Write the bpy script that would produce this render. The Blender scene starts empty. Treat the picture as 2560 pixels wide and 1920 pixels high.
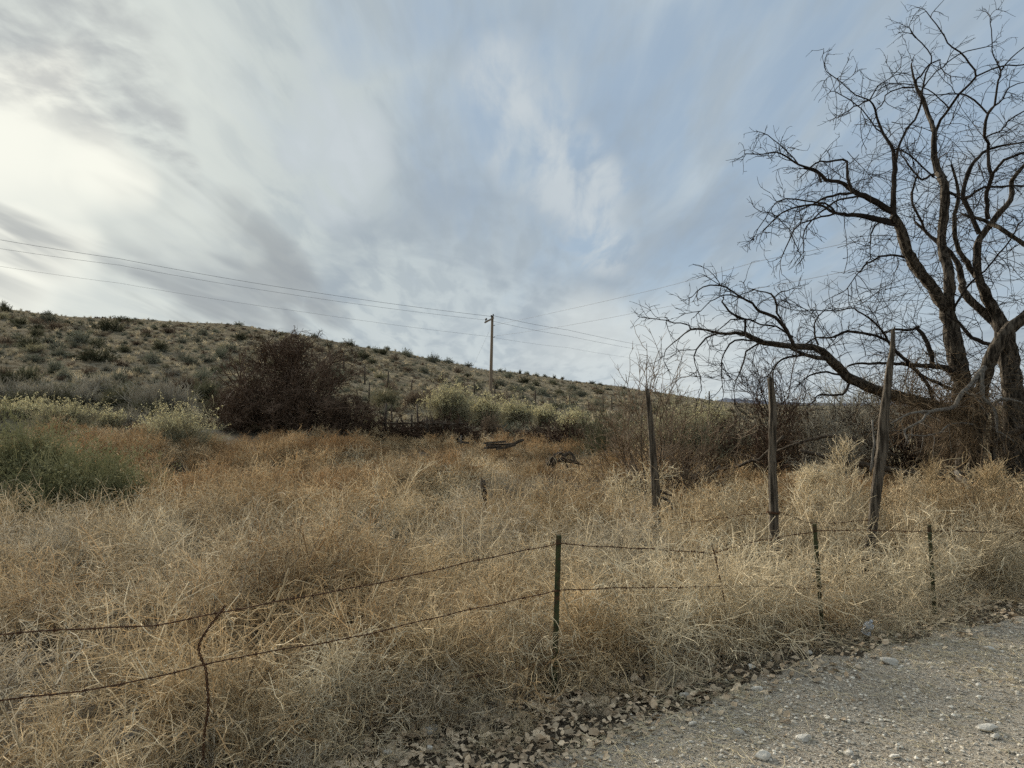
import bpy, math
import numpy as np
from mathutils import Vector, Matrix

SC = bpy.context.scene
COL = SC.collection
F = 1934.0                     # focal length of the photograph in its own pixels (2560 x 1920)
CAMZ = 1.75
PITCH = math.atan(60.0 / F)
RNG = np.random.default_rng(11)

# ------------------------------------------------------------------ camera, sky, sun, exposure
cam_d = bpy.data.cameras.new("camera")
cam_d.sensor_width = 36.0
cam_d.lens = 36.0 * F / 2560.0
cam_d.clip_start = 0.05
cam_d.clip_end = 20000.0
cam = bpy.data.objects.new("camera", cam_d)
cam.location = (0, 0, CAMZ)
cam.rotation_euler = (math.radians(90) + PITCH, 0, 0)
COL.objects.link(cam)
SC.camera = cam

SUN_EL, SUN_AZ = math.radians(20.0), math.radians(-37.0)      # azimuth from the view axis (+Y), negative = left
EXPOSURE = 2.4
SKY_K = 6.2                    # radiance of a sky colour of 1.0 under the 0.1 background
SUN_POWER = 1.5
SC.view_settings.view_transform = 'Standard'
SC.view_settings.look = 'None'
SC.view_settings.gamma = 1.0
SC.view_settings.use_curve_mapping = False
SC.view_settings.exposure = EXPOSURE
SC.cycles.max_bounces = 4
SC.cycles.diffuse_bounces = 1
SC.cycles.glossy_bounces = 2
SC.cycles.transmission_bounces = 4
SC.cycles.transparent_max_bounces = 6
SC.cycles.sample_clamp_direct = 2.0
SC.cycles.sample_clamp_indirect = 1.0
SC.cycles.use_adaptive_sampling = True
SC.cycles.adaptive_threshold = 0.02
SC.cycles.use_denoising = False


def pix_ray(u, v):
    """Direction of a photo pixel, scaled so that its y is 1."""
    ca, sa = math.cos(PITCH), math.sin(PITCH)
    a, b = (u - 1280.0) / F, (960.0 - v) / F
    d = np.array([a, ca - b * sa, sa + b * ca])
    return d / d[1]


def at(u, v, y):
    d = pix_ray(u, v)
    return np.array([d[0] * y, y, CAMZ + d[2] * y])


class Nodes:
    def __init__(self, tree):
        self.t = tree
        tree.nodes.clear()

    def n(self, kind, **kw):
        nd = self.t.nodes.new(kind)
        for k, v in kw.items():
            setattr(nd, k, v)
        return nd

    def link(self, a, b):
        self.t.links.new(a, b)

    def put(self, sock, v):
        if v is None:
            return
        if hasattr(v, "is_output"):
            self.t.links.new(v, sock)
        elif isinstance(v, (tuple, list)) and len(v) == 3 and sock.type == 'RGBA':
            sock.default_value = (*v, 1.0)
        else:
            sock.default_value = v

    def math(self, op, a, b=None, c=None, clamp=False):
        nd = self.n("ShaderNodeMath", operation=op, use_clamp=clamp)
        for i, x in enumerate((a, b, c)):
            if x is not None:
                self.put(nd.inputs[i], x)
        return nd.outputs[0]

    def vec(self, op, a, b=None):
        nd = self.n("ShaderNodeVectorMath", operation=op)
        self.put(nd.inputs[0], a)
        if b is not None:
            self.put(nd.inputs[3 if op == 'SCALE' else 1], b)
        return nd.outputs["Value"] if op in ('DOT_PRODUCT', 'LENGTH') else nd.outputs[0]

    def mix(self, f, a, b, blend='MIX'):
        nd = self.n("ShaderNodeMix", data_type='RGBA', blend_type=blend, clamp_factor=True)
        self.put(nd.inputs[0], f)
        self.put(nd.inputs[6], a)
        self.put(nd.inputs[7], b)
        return nd.outputs[2]

    def ramp(self, x, lo, hi, a=0.0, b=1.0, smooth=True):
        nd = self.n("ShaderNodeMapRange", clamp=True, interpolation_type='SMOOTHSTEP' if smooth else 'LINEAR')
        self.put(nd.inputs[0], x)
        for i, q in enumerate((lo, hi, a, b)):
            self.put(nd.inputs[1 + i], q)
        return nd.outputs[0]

    def noise(self, vec=None, scale=5.0, detail=4.0, rough=0.55, dist=0.0, color=False):
        nd = self.n("ShaderNodeTexNoise")
        if vec is not None:
            self.link(vec, nd.inputs["Vector"])
        nd.inputs["Scale"].default_value = scale
        nd.inputs["Detail"].default_value = detail
        nd.inputs["Roughness"].default_value = rough
        nd.inputs["Distortion"].default_value = dist
        return nd.outputs["Color" if color else "Fac"]


def build_world():
    w = bpy.data.worlds.new("World")
    SC.world = w
    w.use_nodes = True
    N = Nodes(w.node_tree)
    out = N.n("ShaderNodeOutputWorld")
    bg = N.n("ShaderNodeBackground")
    bg.inputs[1].default_value = 0.1
    sky = N.n("ShaderNodeTexSky", sky_type='NISHITA', sun_disc=False)
    sky.sun_elevation = SUN_EL
    sky.sun_rotation = SUN_AZ
    d = N.vec('NORMALIZE', N.n("ShaderNodeTexCoord").outputs["Generated"])
    sep = N.n("ShaderNodeSeparateXYZ")
    N.link(d, sep.inputs[0])
    h = N.math('MAXIMUM', N.math('ADD', sep.outputs[2], 0.10), 0.05)
    px, py = N.math('DIVIDE', sep.outputs[0], h), N.math('DIVIDE', sep.outputs[1], h)

    def plane(sx, sy, ox=0.0, oy=0.0):
        c = N.n("ShaderNodeCombineXYZ")
        N.link(N.math('MULTIPLY_ADD', px, sx, ox), c.inputs[0])
        N.link(N.math('MULTIPLY_ADD', py, sy, oy), c.inputs[1])
        return c.outputs[0]
    # warped direction, so that every cloud bank has a ragged outline
    wob = N.noise(d, 4.0, 3.5, 0.5, 0.0, color=True)
    wob = N.vec('SCALE', N.vec('SUBTRACT', wob, (0.5, 0.5, 0.5)), 0.26)
    dw = N.vec('NORMALIZE', N.vec('ADD', d, wob))

    def lobe(u, v, outer, inner=0.0):
        q = pix_ray(u, v)
        q = q / np.linalg.norm(q)
        return N.ramp(N.vec('DOT_PRODUCT', dw, tuple(q)), math.cos(math.radians(outer)), math.cos(math.radians(inner)))

    def union(ls):
        f = ls[0]
        for x in ls[1:]:
            f = N.math('MAXIMUM', f, x)
        return f
    streak = N.noise(plane(1.9, 0.26), 2.1, 6.0, 0.56, 0.25)
    fine = N.noise(plane(3.0, 0.75, 4.0, 2.0), 2.6, 6.0, 0.55, 0.3)
    soft = N.noise(plane(1.25, 0.34, 3.0, 1.0), 2.0, 3.5, 0.5, 0.6)
    veil = N.noise(plane(0.8, 0.35, 7.0, 1.0), 1.6, 5.0, 0.55, 0.7)
    # blue showing through, mostly to the right
    blue_reg = union([lobe(1420, 330, 15), lobe(1640, 640, 11), lobe(2350, 250, 24), lobe(2050, 560, 17), lobe(1300, 120, 9), lobe(2560, 700, 20), lobe(1000, 60, 7), lobe(3200, 300, 40)])
    gap = N.math('SUBTRACT', N.math('MULTIPLY', blue_reg, 1.0), N.math('MULTIPLY', N.math('SUBTRACT', streak, 0.5), 3.0))
    gap = N.math('SUBTRACT', gap, N.math('MULTIPLY', N.math('SUBTRACT', fine, 0.5), 1.1))
    gap = N.math('MULTIPLY', N.ramp(gap, 0.05, 1.35), 0.72)
    K = SKY_K

    def c(r, g, b):
        lin = [((x / 255 + 0.055) / 1.055) ** 2.4 if x > 10 else x / 3294.6 for x in (r, g, b)]
        return tuple(x * K * 10 / 6.2 / 2 ** EXPOSURE for x in lin)
    blue = N.mix(0.04, c(136, 158, 181), sky.outputs[0])
    white = N.mix(N.ramp(sep.outputs[0], -0.45, 0.25), c(199, 207, 205), c(186, 199, 208))
    col = N.mix(gap, white, blue)
    # pale horizon
    low = N.ramp(sep.outputs[2], 0.20, 0.0)
    col = N.mix(N.math('MULTIPLY', low, 0.55), col, c(214, 221, 221))
    # soft grey shading of the cloud sheet
    col = N.mix(N.math('MULTIPLY', N.ramp(veil, 0.45, 0.68), 0.55), col, c(150, 163, 176))
    col = N.mix(N.math('MULTIPLY', N.ramp(fine, 0.42, 0.64), 0.42), col, c(156, 169, 180))
    col = N.mix(N.math('MULTIPLY', union([lobe(1650, 900, 7), lobe(1450, 860, 6)]), 0.5), col, c(226, 230, 226))
    # glow round the hidden sun
    glow = lobe(-100, 400, 23)
    col = N.mix(N.math('MULTIPLY', glow, 0.75), col, c(230, 234, 226))
    core = union([lobe(-30, 370, 8.0), lobe(40, 215, 4), lobe(230, 440, 4.5), lobe(0, 720, 6)])
    col = N.mix(N.math('MULTIPLY', core, 0.9), col, c(252, 252, 240))
    # dark cloud banks
    patch = N.noise(plane(2.6, 2.0, 1.0, 5.0), 3.2, 5.0, 0.55, 0.2)
    dark1 = union([lobe(40, 40, 7), lobe(150, 140, 6), lobe(240, 230, 4.5), lobe(400, 285, 2.5), lobe(485, 365, 2.0)])
    dark1 = N.math('MULTIPLY', dark1, N.ramp(N.math('ADD', N.math('MULTIPLY', streak, 0.4), N.math('MULTIPLY', patch, 0.6)), 0.36, 0.62))
    col = N.mix(N.math('MULTIPLY', dark1, 0.60), col, c(156, 160, 166))
    dark2 = union([lobe(150, 500, 5), lobe(330, 600, 5), lobe(-60, 640, 7), lobe(20, 545, 6), lobe(130, 600, 5), lobe(260, 650, 4.5), lobe(420, 690, 4.5), lobe(560, 735, 5), lobe(660, 780, 4), lobe(420, 530, 5.5), lobe(520, 590, 5.5), lobe(300, 460, 3), lobe(800, 760, 3), lobe(690, 640, 4), lobe(380, 560, 4.5)])
    dark2 = N.math('MULTIPLY', dark2, N.ramp(soft, 0.36, 0.62))
    col = N.mix(N.math('MULTIPLY', dark2, 0.66), col, c(143, 149, 155))
    # bright wisps in the blue
    wisp = union([lobe(1270, 190, 4), lobe(1350, 290, 4.5), lobe(1400, 370, 4.5), lobe(1430, 450, 4.5), lobe(1440, 540, 4), lobe(920, 410, 4.0), lobe(840, 300, 4)])
    wisp = N.math('MULTIPLY', wisp, N.ramp(fine, 0.35, 0.65))
    col = N.mix(N.math('MULTIPLY', wisp, 0.75), col, c(206, 214, 218))
    # extra brightness given to the unseen sky overhead, to lift the ground light
    zenith_boost = N.ramp(N.vec('DOT_PRODUCT', d, (0.0, 0.0, 1.0)), 0.45, 0.9, 1.0, 1.3)
    col = N.vec('SCALE', col, zenith_boost)
    N.link(col, bg.inputs[0])
    N.link(bg.outputs[0], out.inputs[0])


build_world()
sun_d = bpy.data.lights.new("sun", 'SUN')
sun_d.energy = SUN_POWER
sun_d.angle = math.radians(10)
sun_d.color = (1.0, 0.93, 0.80)
sun = bpy.data.objects.new("sun", sun_d)
sd = Vector((math.sin(SUN_AZ) * math.cos(SUN_EL), math.cos(SUN_AZ) * math.cos(SUN_EL), math.sin(SUN_EL)))
sun.rotation_euler = sd.to_track_quat('Z', 'Y').to_euler()
COL.objects.link(sun)


# ------------------------------------------------------------------ materials
def material(name, c1, c2=None, scale=3.0, rough=0.9, bump=0.0, bscale=30.0, world=False, c3=None, s3=0.5, trans=0.0, rand=0.0, stretch=None, gloss=0.0, detail=5.0, mid=(0.38, 0.62), island=0.0):
    m = bpy.data.materials.new(name)
    m.use_nodes = True
    N = Nodes(m.node_tree)
    out = N.n("ShaderNodeOutputMaterial")
    if world:
        vec = N.n("ShaderNodeNewGeometry").outputs["Position"]
    else:
        vec = N.n("ShaderNodeTexCoord").outputs["Object"]
    v2 = vec
    if stretch:
        v2 = N.vec('MULTIPLY', vec, stretch)
    col = c1
    if c2 is not None:
        col = N.mix(N.ramp(N.noise(v2, scale, detail), *mid), c1, c2)
    if c3 is not None:
        col = N.mix(N.ramp(N.noise(vec, s3, 3.0), 0.47, 0.66), col, c3)
    if rand:
        r = N.n("ShaderNodeObjectInfo").outputs["Random"]
        g = N.ramp(r, 0.0, 1.0, 1.0 - rand, 1.0 + rand, smooth=False)
        vm = N.n("ShaderNodeVectorMath", operation='SCALE')
        N.put(vm.inputs[0], col if hasattr(col, "is_output") else tuple(col))
        N.link(g, vm.inputs[3])
        col = vm.outputs[0]
    if island:
        r = N.n("ShaderNodeNewGeometry").outputs["Random Per Island"]
        g = N.ramp(r, 0.0, 1.0, 1.0 - island, 1.0 + island * 0.55, smooth=False)
        vm = N.n("ShaderNodeVectorMath", operation='SCALE')
        N.put(vm.inputs[0], col if hasattr(col, "is_output") else tuple(col))
        N.link(g, vm.inputs[3])
        col = vm.outputs[0]
    p = N.n("ShaderNodeBsdfPrincipled")
    N.put(p.inputs["Base Color"], col)
    p.inputs["Roughness"].default_value = rough
    p.inputs["Specular IOR Level"].default_value = 0.03 + gloss
    sh = p.outputs[0]
    if bump:
        b = N.n("ShaderNodeBump")
        b.inputs["Strength"].default_value = bump
        b.inputs["Distance"].default_value = 0.02
        N.link(N.noise(v2, bscale, 6.0, 0.65), b.inputs["Height"])
        N.link(b.outputs[0], p.inputs["Normal"])
    if trans:
        t = N.n("ShaderNodeBsdfTranslucent")
        N.put(t.inputs[0], col)
        mx = N.n("ShaderNodeMixShader")
        mx.inputs[0].default_value = trans
        N.link(sh, mx.inputs[1])
        N.link(t.outputs[0], mx.inputs[2])
        sh = mx.outputs[0]
    N.link(sh, out.inputs[0])
    return m


M = {}
M['weed'] = material("dry_weed", (0.59, 0.465, 0.29), (0.49, 0.36, 0.205), 0.55, world=True, c3=(0.52, 0.43, 0.295), s3=0.42, trans=0.12, rand=0.25, island=0.62)
M['weed_pale'] = material("pale_weed", (0.70, 0.60, 0.42), (0.60, 0.49, 0.325), 1.2, world=True, trans=0.12, rand=0.15, island=0.5)
M['weed_rust'] = material("rust_weed", (0.325, 0.205, 0.105), (0.43, 0.30, 0.165), 0.7, world=True, trans=0.12, rand=0.25, island=0.6)
M['weed_grey'] = material("grey_weed", (0.44, 0.37, 0.265), (0.52, 0.445, 0.325), 1.0, world=True, trans=0.12, rand=0.2, island=0.6)
M['weed_old'] = material("old_weed", (0.17, 0.14, 0.11), (0.24, 0.20, 0.15), 1.0, world=True, trans=0.1, rand=0.2, island=0.6)
M['stalk'] = material("pale_stalk", (0.46, 0.37, 0.24), (0.36, 0.28, 0.17), 4.0)
M['grass'] = material("hill_grass", (0.32, 0.278, 0.19), (0.195, 0.168, 0.115), 0.15, world=True, trans=0.2, rand=0.3)
M['sage'] = material("sage_leaf", (0.130, 0.135, 0.095), (0.19, 0.185, 0.14), 2.5, trans=0.15, rand=0.3)
M['olive'] = material("olive_leaf", (0.065, 0.065, 0.038), (0.115, 0.11, 0.068), 2.5, trans=0.15, rand=0.3)
M['greytwig'] = material("grey_twig", (0.215, 0.195, 0.155), (0.30, 0.275, 0.22), 2.5, trans=0.1, rand=0.2)
M['brown'] = material("brown_twig", (0.135, 0.10, 0.068), (0.21, 0.16, 0.115), 2.5, trans=0.1, rand=0.25)
M['palegrass'] = material("pale_scrub", (0.30, 0.27, 0.17), (0.22, 0.20, 0.12), 2.5, trans=0.15, rand=0.25)
M['rabbit'] = material("rabbitbrush_leaf", (0.205, 0.188, 0.122), (0.32, 0.29, 0.19), 3.0, trans=0.2, rand=0.15)
M['tips'] = material("rabbitbrush_tip", (0.60, 0.54, 0.32), (0.50, 0.44, 0.24), 3.0, trans=0.2, rand=0.1)
M['green'] = material("green_bush_leaf", (0.145, 0.145, 0.072), (0.235, 0.225, 0.125), 1.6, trans=0.2, rand=0.1)
M['darktwig'] = material("dark_twig", (0.050, 0.032, 0.022), (0.085, 0.055, 0.038), 2.0)
M['mesquite'] = material("mesquite_twig", (0.085, 0.056, 0.038), (0.155, 0.108, 0.077), 2.0)
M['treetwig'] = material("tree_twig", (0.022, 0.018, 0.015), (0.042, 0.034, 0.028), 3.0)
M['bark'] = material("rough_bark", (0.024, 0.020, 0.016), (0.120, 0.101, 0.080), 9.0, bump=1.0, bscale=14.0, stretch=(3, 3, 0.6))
M['deadwood'] = material("bleached_deadwood", (0.19, 0.17, 0.145), (0.10, 0.088, 0.074), 10.0, bump=0.6, bscale=25.0, stretch=(3, 3, 0.8))
M['post'] = material("weathered_post", (0.045, 0.037, 0.029), (0.155, 0.13, 0.102), 12.0, bump=1.0, bscale=26.0, stretch=(4, 4, 0.25))
M['darkpost'] = material("dark_old_wood", (0.045, 0.036, 0.028), (0.11, 0.09, 0.07), 12.0, bump=0.8, bscale=26.0, stretch=(4, 4, 0.3))
M['polewood'] = material("utility_pole_wood", (0.26, 0.20, 0.145), (0.19, 0.145, 0.105), 3.0, stretch=(6, 6, 0.3))
M['metalgreen'] = material("green_painted_steel", (0.024, 0.034, 0.013), (0.050, 0.058, 0.022), 18.0, rough=0.6, gloss=0.2, c3=(0.075, 0.04, 0.02), s3=14.0)
M['rust'] = material("rusty_wire", (0.060, 0.032, 0.020), (0.10, 0.055, 0.032), 40.0, rough=0.8)
M['cable'] = material("cable", (0.17, 0.17, 0.18), rough=0.6)
M['ceramic'] = material("dark_insulator", (0.05, 0.045, 0.045), rough=0.3, gloss=0.3)
M['leaf'] = material("fallen_leaf", (0.42, 0.31, 0.205), (0.60, 0.48, 0.34), 9.0, world=True, trans=0.1, rand=0.4, rough=0.75)
M['stone'] = material("pale_stone", (0.64, 0.59, 0.51), (0.48, 0.44, 0.375), 14.0, bump=0.5, bscale=40.0, rand=0.12)
M['pebble'] = material("pebble", (0.62, 0.565, 0.475), (0.38, 0.335, 0.27), 30.0, world=True, rand=0.45)
M['straw'] = material("straw", (0.62, 0.53, 0.35), (0.50, 0.41, 0.27), 6.0, world=True, rand=0.3)
M['vine'] = material("dry_vine", (0.115, 0.082, 0.052), (0.19, 0.14, 0.09), 4.0, trans=0.1)
M['pad'] = material("cactus_stem", (0.12, 0.13, 0.08), (0.09, 0.09, 0.06), 6.0)
M['mountain'] = material("haze_tinted_rock", (0.075, 0.085, 0.11), (0.10, 0.105, 0.125), 0.004, world=True)  # distance haze put into the rock colour as a blue-grey tint


def soil_material(name, kind):
    m = bpy.data.materials.new(name)
    m.use_nodes = True
    N = Nodes(m.node_tree)
    out = N.n("ShaderNodeOutputMaterial")
    p = N.n("ShaderNodeBsdfPrincipled")
    pos = N.n("ShaderNodeNewGeometry").outputs["Position"]
    if kind == 'road':
        base = N.mix(N.ramp(N.noise(pos, 1.6, 6, 0.65), 0.35, 0.65), (0.42, 0.352, 0.268), (0.30, 0.247, 0.185))
        base = N.mix(N.ramp(N.noise(pos, 38.0, 6, 0.7), 0.40, 0.62), base, (0.43, 0.385, 0.315))
        base = N.mix(N.ramp(N.noise(pos, 70.0, 3, 0.6), 0.52, 0.64), base, (0.10, 0.085, 0.066))
        hgt, bs, bd = N.noise(pos, 55.0, 7, 0.72), 1.0, 0.012
    elif kind == 'hill':
        base = N.mix(N.ramp(N.noise(pos, 0.10, 6, 0.65), 0.36, 0.62), (0.160, 0.136, 0.098), (0.200, 0.174, 0.128))
        base = N.mix(N.ramp(N.noise(pos, 0.9, 5, 0.7), 0.47, 0.60), base, (0.105, 0.084, 0.056))
        base = N.mix(N.ramp(N.noise(pos, 0.55, 5, 0.7), 0.53, 0.68), base, (0.32, 0.27, 0.175))
        hgt, bs, bd = N.noise(pos, 1.6, 6, 0.7), 1.0, 0.35
    else:
        base = N.mix(N.ramp(N.noise(pos, 0.8, 6, 0.65), 0.36, 0.62), (0.105, 0.083, 0.059), (0.155, 0.128, 0.095))
        base = N.mix(N.ramp(N.noise(pos, 30.0, 5, 0.7), 0.47, 0.60), base, (0.06, 0.047, 0.034))
        base = N.mix(N.ramp(N.noise(pos, 0.25, 3, 0.6), 0.52, 0.68), base, (0.26, 0.235, 0.205))
        hgt, bs, bd = N.noise(pos, 25.0, 7, 0.7), 1.0, 0.03
    N.link(base, p.inputs["Base Color"])
    p.inputs["Roughness"].default_value = 0.95
    p.inputs["Specular IOR Level"].default_value = 0.0
    b = N.n("ShaderNodeBump")
    b.inputs["Strength"].default_value = bs
    b.inputs["Distance"].default_value = bd
    N.link(hgt, b.inputs["Height"])
    N.link(b.outputs[0], p.inputs["Normal"])
    N.link(p.outputs[0], out.inputs[0])
    return m


M['soil'] = soil_material("field_soil", 'soil')
M['hill'] = soil_material("hill_soil", 'hill')
M['road'] = soil_material("gravel", 'road')


def plastic_material():
    m = bpy.data.materials.new("clear_plastic")
    m.use_nodes = True
    p = m.node_tree.nodes["Principled BSDF"]
    p.inputs["Base Color"].default_value = (0.66, 0.68, 0.70, 1)
    p.inputs["Roughness"].default_value = 0.25
    p.inputs["Transmission Weight"].default_value = 0.55
    p.inputs["IOR"].default_value = 1.2
    return m


M['plastic'] = plastic_material()


# ------------------------------------------------------------------ mesh building
def unit(a):
    return a / np.maximum(np.linalg.norm(a, axis=-1, keepdims=True), 1e-9)


class MB:
    """Collects ribbons, tubes and loose quads / triangles and links them as one mesh object."""
    def __init__(self):
        self.v, self.q, self.t, self.qm, self.tm, self.n = [], [], [], [], [], 0

    def verts(self, a):
        a = np.asarray(a, dtype=np.float64).reshape(-1, 3)
        k = self.n
        self.v.append(a)
        self.n += len(a)
        return k

    def quads(self, a, m=0):
        a = np.asarray(a, dtype=np.int64).reshape(-1, 4)
        self.q.append(a)
        self.qm.append(np.full(len(a), m))

    def tris(self, a, m=0):
        a = np.asarray(a, dtype=np.int64).reshape(-1, 3)
        self.t.append(a)
        self.tm.append(np.full(len(a), m))

    def tubes(self, paths, radii, sides=3, m=0, rng=RNG):
        """paths (N,K,3), radii (N,K); sides 2 gives flat ribbons."""
        paths = np.asarray(paths, float)
        N, K, _ = paths.shape
        radii = np.broadcast_to(np.asarray(radii, float), (N, K))
        tan = unit(np.gradient(paths, axis=1))
        ref = unit(rng.normal(size=(N, 1, 3)))
        a = unit(np.cross(tan, ref))
        b = np.cross(tan, a)
        ang = np.arange(sides) * (2 * math.pi / sides)
        ring = paths[:, :, None, :] + radii[:, :, None, None] * (np.cos(ang)[None, None, :, None] * a[:, :, None, :] + np.sin(ang)[None, None, :, None] * b[:, :, None, :])
        k0 = self.verts(ring)
        idx = k0 + np.arange(N * K * sides).reshape(N, K, sides)
        if sides == 2:
            q = np.stack([idx[:, :-1, 0], idx[:, :-1, 1], idx[:, 1:, 1], idx[:, 1:, 0]], -1)
        else:
            nx = np.roll(idx, -1, axis=2)
            q = np.stack([idx[:, :-1], nx[:, :-1], nx[:, 1:], idx[:, 1:]], -1)
        self.quads(q, m)

    def limb(self, pts, radii, sides=8, m=0, lumps=0.0, rng=RNG, cap=True):
        """One round limb along a polyline, frames carried along it, with a lumpy outline."""
        pts = np.asarray(pts, float)
        K = len(pts)
        radii = np.broadcast_to(np.asarray(radii, float), (K,))
        tan = unit(np.gradient(pts, axis=0))
        a = np.zeros((K, 3))
        r = np.array([0.3, 1.0, 0.2]) if abs(tan[0][1]) < 0.8 else np.array([1.0, 0.1, 0.2])
        for k in range(K):
            r = r - tan[k] * np.dot(r, tan[k])
            r = r / max(np.linalg.norm(r), 1e-9)
            a[k] = r
        b = np.cross(tan, a)
        ang = np.arange(sides) * (2 * math.pi / sides)
        rr = radii[:, None] * np.ones((K, sides))
        if lumps:
            col = 1 + lumps * rng.normal(size=(1, sides)) * 0.8
            rr = rr * np.clip(col + lumps * rng.normal(size=(K, sides)) * 0.7, 0.55, 1.5)
        ring = pts[:, None, :] + rr[:, :, None] * (np.cos(ang)[None, :, None] * a[:, None, :] + np.sin(ang)[None, :, None] * b[:, None, :])
        k0 = self.verts(ring)
        idx = k0 + np.arange(K * sides).reshape(K, sides)
        nx = np.roll(idx, -1, axis=1)
        self.quads(np.stack([idx[:-1], nx[:-1], nx[1:], idx[1:]], -1), m)
        if cap:
            for row, flip in ((idx[0], True), (idx[-1], False)):
                c = self.verts([ring[0].mean(0) if flip else ring[-1].mean(0)])
                for i in range(sides):
                    j = (i + 1) % sides
                    self.tris([(row[j], row[i], c) if flip else (row[i], row[j], c)], m)

    def box(self, size, mat=Matrix(), m=0):
        sx, sy, sz = (s / 2 for s in size)
        c = [mat @ Vector((x * sx, y * sy, z * sz)) for x, y, z in ((-1, -1, -1), (1, -1, -1), (1, 1, -1), (-1, 1, -1), (-1, -1, 1), (1, -1, 1), (1, 1, 1), (-1, 1, 1))]
        k = self.verts([tuple(p) for p in c])
        self.quads(np.array([(0, 3, 2, 1), (4, 5, 6, 7), (0, 1, 5, 4), (1, 2, 6, 5), (2, 3, 7, 6), (3, 0, 4, 7)]) + k, m)

    def leaves(self, cen, nor, length, width, m=0, rng=RNG):
        """Small pointed leaf quads (N)."""
        N = len(cen)
        a = unit(np.cross(nor, rng.normal(size=(N, 3))))
        b = np.cross(unit(nor), a)
        L, W = np.reshape(length, (-1, 1)) * np.ones((N, 1)), np.reshape(width, (-1, 1)) * np.ones((N, 1))
        p = np.stack([cen - a * L, cen - b * W, cen + a * L, cen + b * W], 1)
        k = self.verts(p)
        self.quads(k + np.arange(N * 4).reshape(N, 4), m)

    def mesh(self, name, mats, smooth=False):
        me = bpy.data.meshes.new(name)
        v = np.concatenate(self.v) if self.v else np.zeros((0, 3))
        q = np.concatenate(self.q) if self.q else np.zeros((0, 4), int)
        t = np.concatenate(self.t) if self.t else np.zeros((0, 3), int)
        nq, nt = len(q), len(t)
        me.vertices.add(len(v))
        me.vertices.foreach_set("co", v.astype(np.float32).ravel())
        me.loops.add(nq * 4 + nt * 3)
        me.loops.foreach_set("vertex_index", np.concatenate([q.ravel(), t.ravel()]).astype(np.int32))
        me.polygons.add(nq + nt)
        me.polygons.foreach_set("loop_start", np.concatenate([np.arange(nq) * 4, nq * 4 + np.arange(nt) * 3]).astype(np.int32))
        me.polygons.foreach_set("material_index", np.concatenate([*(self.qm or [np.zeros(0)]), *(self.tm or [np.zeros(0)])]).astype(np.int32) if nq + nt else np.zeros(0, np.int32))
        me.polygons.foreach_set("use_smooth", np.full(nq + nt, smooth))
        me.update(calc_edges=True)
        for m in (mats if isinstance(mats, (list, tuple)) else [mats]):
            me.materials.append(m)
        return me

    def build(self, name, mats, parent=None, smooth=False, loc=None):
        o = bpy.data.objects.new(name, self.mesh(name, mats, smooth))
        COL.objects.link(o)
        if parent is not None:
            o.parent = parent
        if loc is not None:
            o.location = loc
        return o


def tag(o, label=None, cat=None, group=None, kind=None):
    for k, v in (('label', label), ('category', cat), ('group', group), ('kind', kind)):
        if v:
            o[k] = v
    return o


def empty(name, loc, rz=0.0):
    e = bpy.data.objects.new(name, None)
    e.location = tuple(loc)
    e.rotation_euler = (0, 0, rz)
    e.empty_display_size = 0.2
    COL.objects.link(e)
    return e


def copy_tree(o, parent=None):
    c = o.copy()
    COL.objects.link(c)
    c.parent = parent
    for ch in [x for x in bpy.data.objects if x.parent == o]:
        copy_tree(ch, c)
    return c


def smooth_line(pts, step):
    """Catmull-Rom through points of any width (position and radius together)."""
    p = np.asarray(pts, float)
    e = np.vstack([2 * p[0] - p[1], p, 2 * p[-1] - p[-2]])
    out = []
    for i in range(1, len(e) - 2):
        n = max(2, int(np.linalg.norm(e[i + 1][:3] - e[i][:3]) / step))
        s = np.linspace(0, 1, n, endpoint=False)[:, None]
        a, b, c, d = e[i - 1], e[i], e[i + 1], e[i + 2]
        out.append(0.5 * (2 * b + (c - a) * s + (2 * a - 5 * b + 4 * c - d) * s ** 2 + (3 * b - a - 3 * c + d) * s ** 3))
    out.append(e[-2][None])
    return np.concatenate(out)


def grow(base, dirs, length, K, wander=0.2, pull=(0, 0, 0), bend=0.0, rng=RNG):
    """N random-walk twigs of K points; bend curls each one steadily to a side of its own."""
    N = len(base)
    p, d = np.array(base, float), unit(np.array(dirs, float))
    step = np.reshape(length, (-1, 1)) * np.ones((N, 1)) / (K - 1)
    side = unit(np.cross(d, rng.normal(size=(N, 3)))) * (bend * rng.uniform(0.2, 1.0, (N, 1)))
    out = [p.copy()]
    for _ in range(K - 1):
        d = unit(d + wander * rng.normal(size=(N, 3)) + np.array(pull) + side)
        p = p + d * step
        out.append(p.copy())
    return np.stack(out, 1)


def spawn(paths, per, t0, t1, ang, rng=RNG):
    """per children on each path, between fractions t0 and t1, leaving at about ang radians."""
    N, K, _ = paths.shape
    i = np.repeat(np.arange(N), per)
    t = rng.uniform(t0, t1, len(i)) * (K - 1)
    k = np.minimum(t.astype(int), K - 2)
    f = (t - k)[:, None]
    a, b = paths[i, k], paths[i, k + 1]
    tan = unit(b - a)
    per_ = unit(np.cross(tan, rng.normal(size=(len(i), 3))))
    w = ang * rng.uniform(0.6, 1.3, (len(i), 1))
    return a * (1 - f) + b * f, tan * np.cos(w) + per_ * np.sin(w), i, t / (K - 1)


def taper(r0, N, K, end=0.35, rng=None):
    r = np.linspace(1.0, end, K)[None, :] * np.reshape(r0, (-1, 1))
    return np.broadcast_to(r, (N, K))


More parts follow.
